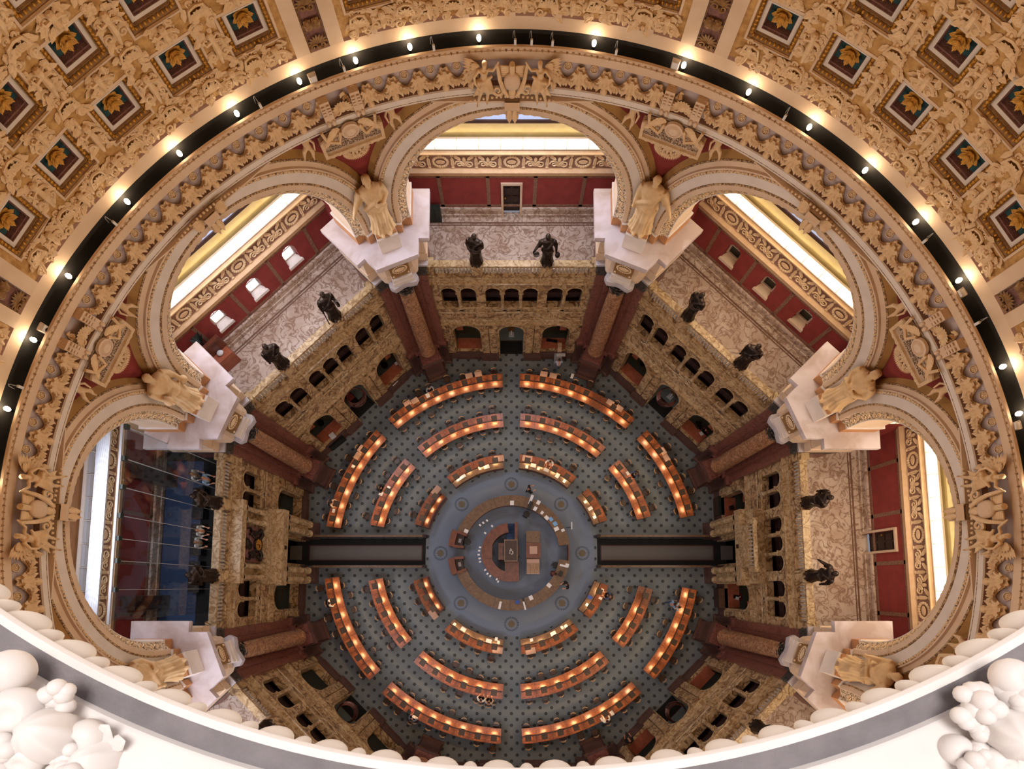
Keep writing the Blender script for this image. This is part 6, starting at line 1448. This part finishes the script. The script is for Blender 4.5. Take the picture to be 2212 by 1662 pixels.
def person(kind, x, y, z, rz, shirt, trous, label, hair='hair', skin='skin', face_in=None, chair_too=True, floor=0):
    p = px(x, y, z); th = atan2(p[1], p[0])
    yaw = (th+pi/2 if face_in else rz)          # facing +y turned towards the centre
    t = thing('person', label, 'person', (p[0], p[1], floor), yaw)
    fwd = Vector((-sin(yaw), cos(yaw), 0)); off = .26 if kind == 'sit' else .06; t.location = Vector((p[0], p[1], floor)) - fwd*off
    for nm, me, k in POSE[kind]:
        local(obj(nm, me, None), t)
    for ch in t.children:
        k = {'body': skin, 'hair': hair}.get(ch.name.split('.')[0]); b = ch.name.split('.')[0]
        m = M[k] if k else CL[shirt] if b == 'shirt' else CL[trous] if b == 'trousers' else M['blackp']
        if not ch.data.materials: ch.data.materials.append(m)
        ch.material_slots[0].link = 'OBJECT'; ch.material_slots[0].material = m
    if kind == 'sit' and chair_too:
        q = t.location; r = Vector((q.x, q.y/1, 0)); c = thing('reading_chair', 'occupied chair under the %s' % label.replace('person in ', 'reader in '), 'chair', (q.x, q.y, floor), yaw+pi, 'reading-room chairs')
        for n2, me, m in (('seat', c_seat, 'chair'), ('leg_frame', c_leg, 'chair'), ('backrest', c_back, 'chair'), ('top_rail', c_rail, 'chair_l')): local(obj(n2, me, M[m]), c)
    return t
person('sit', 927, 838, 1.2, 0, 'grey', 'navy', 'person in grey reading at the top-left outer desk', face_in=True)
person('sit', 717, 1086, 1.2, 0, 'tanc', 'black', 'person with bare arms at the left upper outer desk', face_in=True)
person('sit', 822, 1054, 1.2, 0, 'black', 'black', 'person in black at the left upper middle desk', face_in=True)
person('sit', 712, 1303, 1.2, 0, 'white', 'black', 'person in white at the left lower outer desk', face_in=True)
person('sit', 889, 1555, 1.2, 0, 'blue', 'navy', 'person in blue at the bottom-left outer desk', face_in=True)
person('sit', 1039, 1512, 1.2, 0, 'white', 'black', 'person in white, left of two at the bottom-left middle desk', face_in=True)
person('sit', 1056, 1517, 1.2, 0, 'tanc', 'black', 'person in beige, right of two at the bottom-left middle desk', face_in=True)
person('sit', 1311, 1557, 1.2, 0, 'white', 'black', 'person in white at the bottom-right outer desk', face_in=True)
person('sit', 1188, 999, 1.2, 0, 'white', 'navy', 'person in white at the top-right inner desk', face_in=True)
person('sit', 1372, 1025, 1.2, 0, 'denim', 'black', 'person in dark blue at the right upper middle desk', face_in=True)
person('sit', 1314, 1287, 1.2, 0, 'blue', 'black', 'person in blue at the right lower inner desk', face_in=True)
person('stand', 1467, 1312, 1.5, radians(-100), 'white', 'white', 'person in white leaning over the right lower outer desk', skin='skin')
person('stand', 1457, 1306, 1.5, radians(-80), 'skyblue', 'denim', 'person in sky blue beside the one in white at the right lower outer desk')
person('stand', 1208, 779, 1.5, radians(0), 'pale', 'denim', 'person in pale blue standing at the white copier by the top screen')
person('stand', 1145, 1055, 1.5, radians(-70), 'black', 'black', 'person in dark clothes walking above the ring counter')
person('stand', 1225, 1264, 1.5, radians(110), 'black', 'black', 'person in black bending over the outer side of the lower right counter')
person('sit', 1201, 1241, 1.2, radians(-110), 'maroon', 'black', 'person in maroon working inside the lower right counter', skin='skin2', chair_too=False)
person('sit', 1513, 916, 1.2, radians(115), 'black', 'black', 'person in black behind the counter in the upper-right screen archway', chair_too=False)
person('sit', 1526, 929, 1.2, radians(115), 'maroon', 'black', 'person in maroon behind the counter in the upper-right screen archway', chair_too=False)
person('sit', 1600, 1290, 1.2, radians(90), 'red', 'black', 'person in red behind the lower counter of the right screen', chair_too=False)
person('stand', 1361, 1602, 1.5, radians(20), 'black', 'black', 'person in black at the bottom edge beside the rim')
for x, y, sh_, lab in ((413, 1024, 'white', 'person in white behind the glass, uppermost in the left balcony'), (424, 1146, 'white', 'person in white behind the glass in the middle of the left balcony'), (420, 1172, 'white', 'person in white, lowest of those behind the left balcony glass'), (437, 1033, 'skyblue', 'person in blue behind the glass at the top of the left balcony')):
    person('stand', x, y, 11.7, radians(-90), sh_, 'black', lab, floor=ZB+.02)
# things on the service counters
for x, y, w2, d2, m, nm, lab, h in ((1195, 737, .3, .1, 'blackp', 'keyboard', 'black keyboard on the counter in the right archway of the top screen', .05), (1184, 736, .12, .1, 'blackp', 'telephone', 'black telephone on the counter in the right archway of the top screen', .1), (1507, 921, .2, .15, 'blackp', 'monitor', 'black monitor on the counter by the two staff in the upper-right archway', .3),
                                (1515, 937, .15, .12, 'paper', 'paper', 'white papers on the counter by the two staff in the upper-right archway', .02), (1578, 1098, .15, .12, 'blackp', 'monitor', 'black monitor on the upper counter of the right screen', .3), (1590, 1290, .12, .2, 'blackp', 'keyboard', 'dark keyboard before the person in red on the right screen counter', .05),
                                (1592, 1293, .1, .12, 'paper', 'paper', 'white sheet before the person in red on the right screen counter', .07), (857, 785, .14, .12, 'paper', 'paper', 'white sheet on the counter in the right archway of the upper-left screen', .02)):
    lay(nm, x, y, 1.125, w2, d2, m, lab, nm, h)
for x, y, lab in ((1203, 706, 'round swivel chair behind the right archway counter of the top screen'), (1386, 791, 'dark swivel chair behind the left archway counter of the upper-right screen'), (698, 918, 'black swivel chair behind the left archway counter of the upper-left screen'), (834, 795, 'dark swivel chair behind the right archway counter of the upper-left screen')): office_chair(x, y, 1.0, lab)
for ang, lab in ((90, 'small wooden lectern beyond the middle archway of the top screen'), (45, 'small wooden lectern beyond the middle archway of the upper-right screen')):
    t = thing('lectern', lab, 'lectern', W(S(ang)(17.1, 0, .012)), radians(ang)); q = MB(); q.box(-.05, .05, -.05, .05, 0, 1.0); q.box(-.2, .2, -.2, .2, 0, .05); local(q.build('post', M['whitep'], world=False), t); q = MB(); q.box(-.22, .22, -.25, .25, 1.0, 1.06); local(q.build('desk_top', M['gold_d'], world=False), t)
t = thing('book_truck', 'book truck with red books beyond the middle archway of the upper-left screen', 'trolley', W(S(135)(16.95, .2, .012)), radians(135))
q = MB(); q.box(-.5, .5, -.3, .3, .1, .16); q.box(-.5, .5, -.3, .3, .75, .8)
for sx in (-1, 1): q.box(sx*.5-.02, sx*.5+.02, -.3, .3, .1, .95)
local(q.build('frame', M['blackp'], world=False), t); q = MB(); q.box(-.45, .1, -.24, .24, .8, .95); local(q.build('red_books', M['red'], world=False), t); q = MB(); q.box(.15, .42, -.24, .24, .8, .92); local(q.build('dark_books', M['dark'], world=False), t)
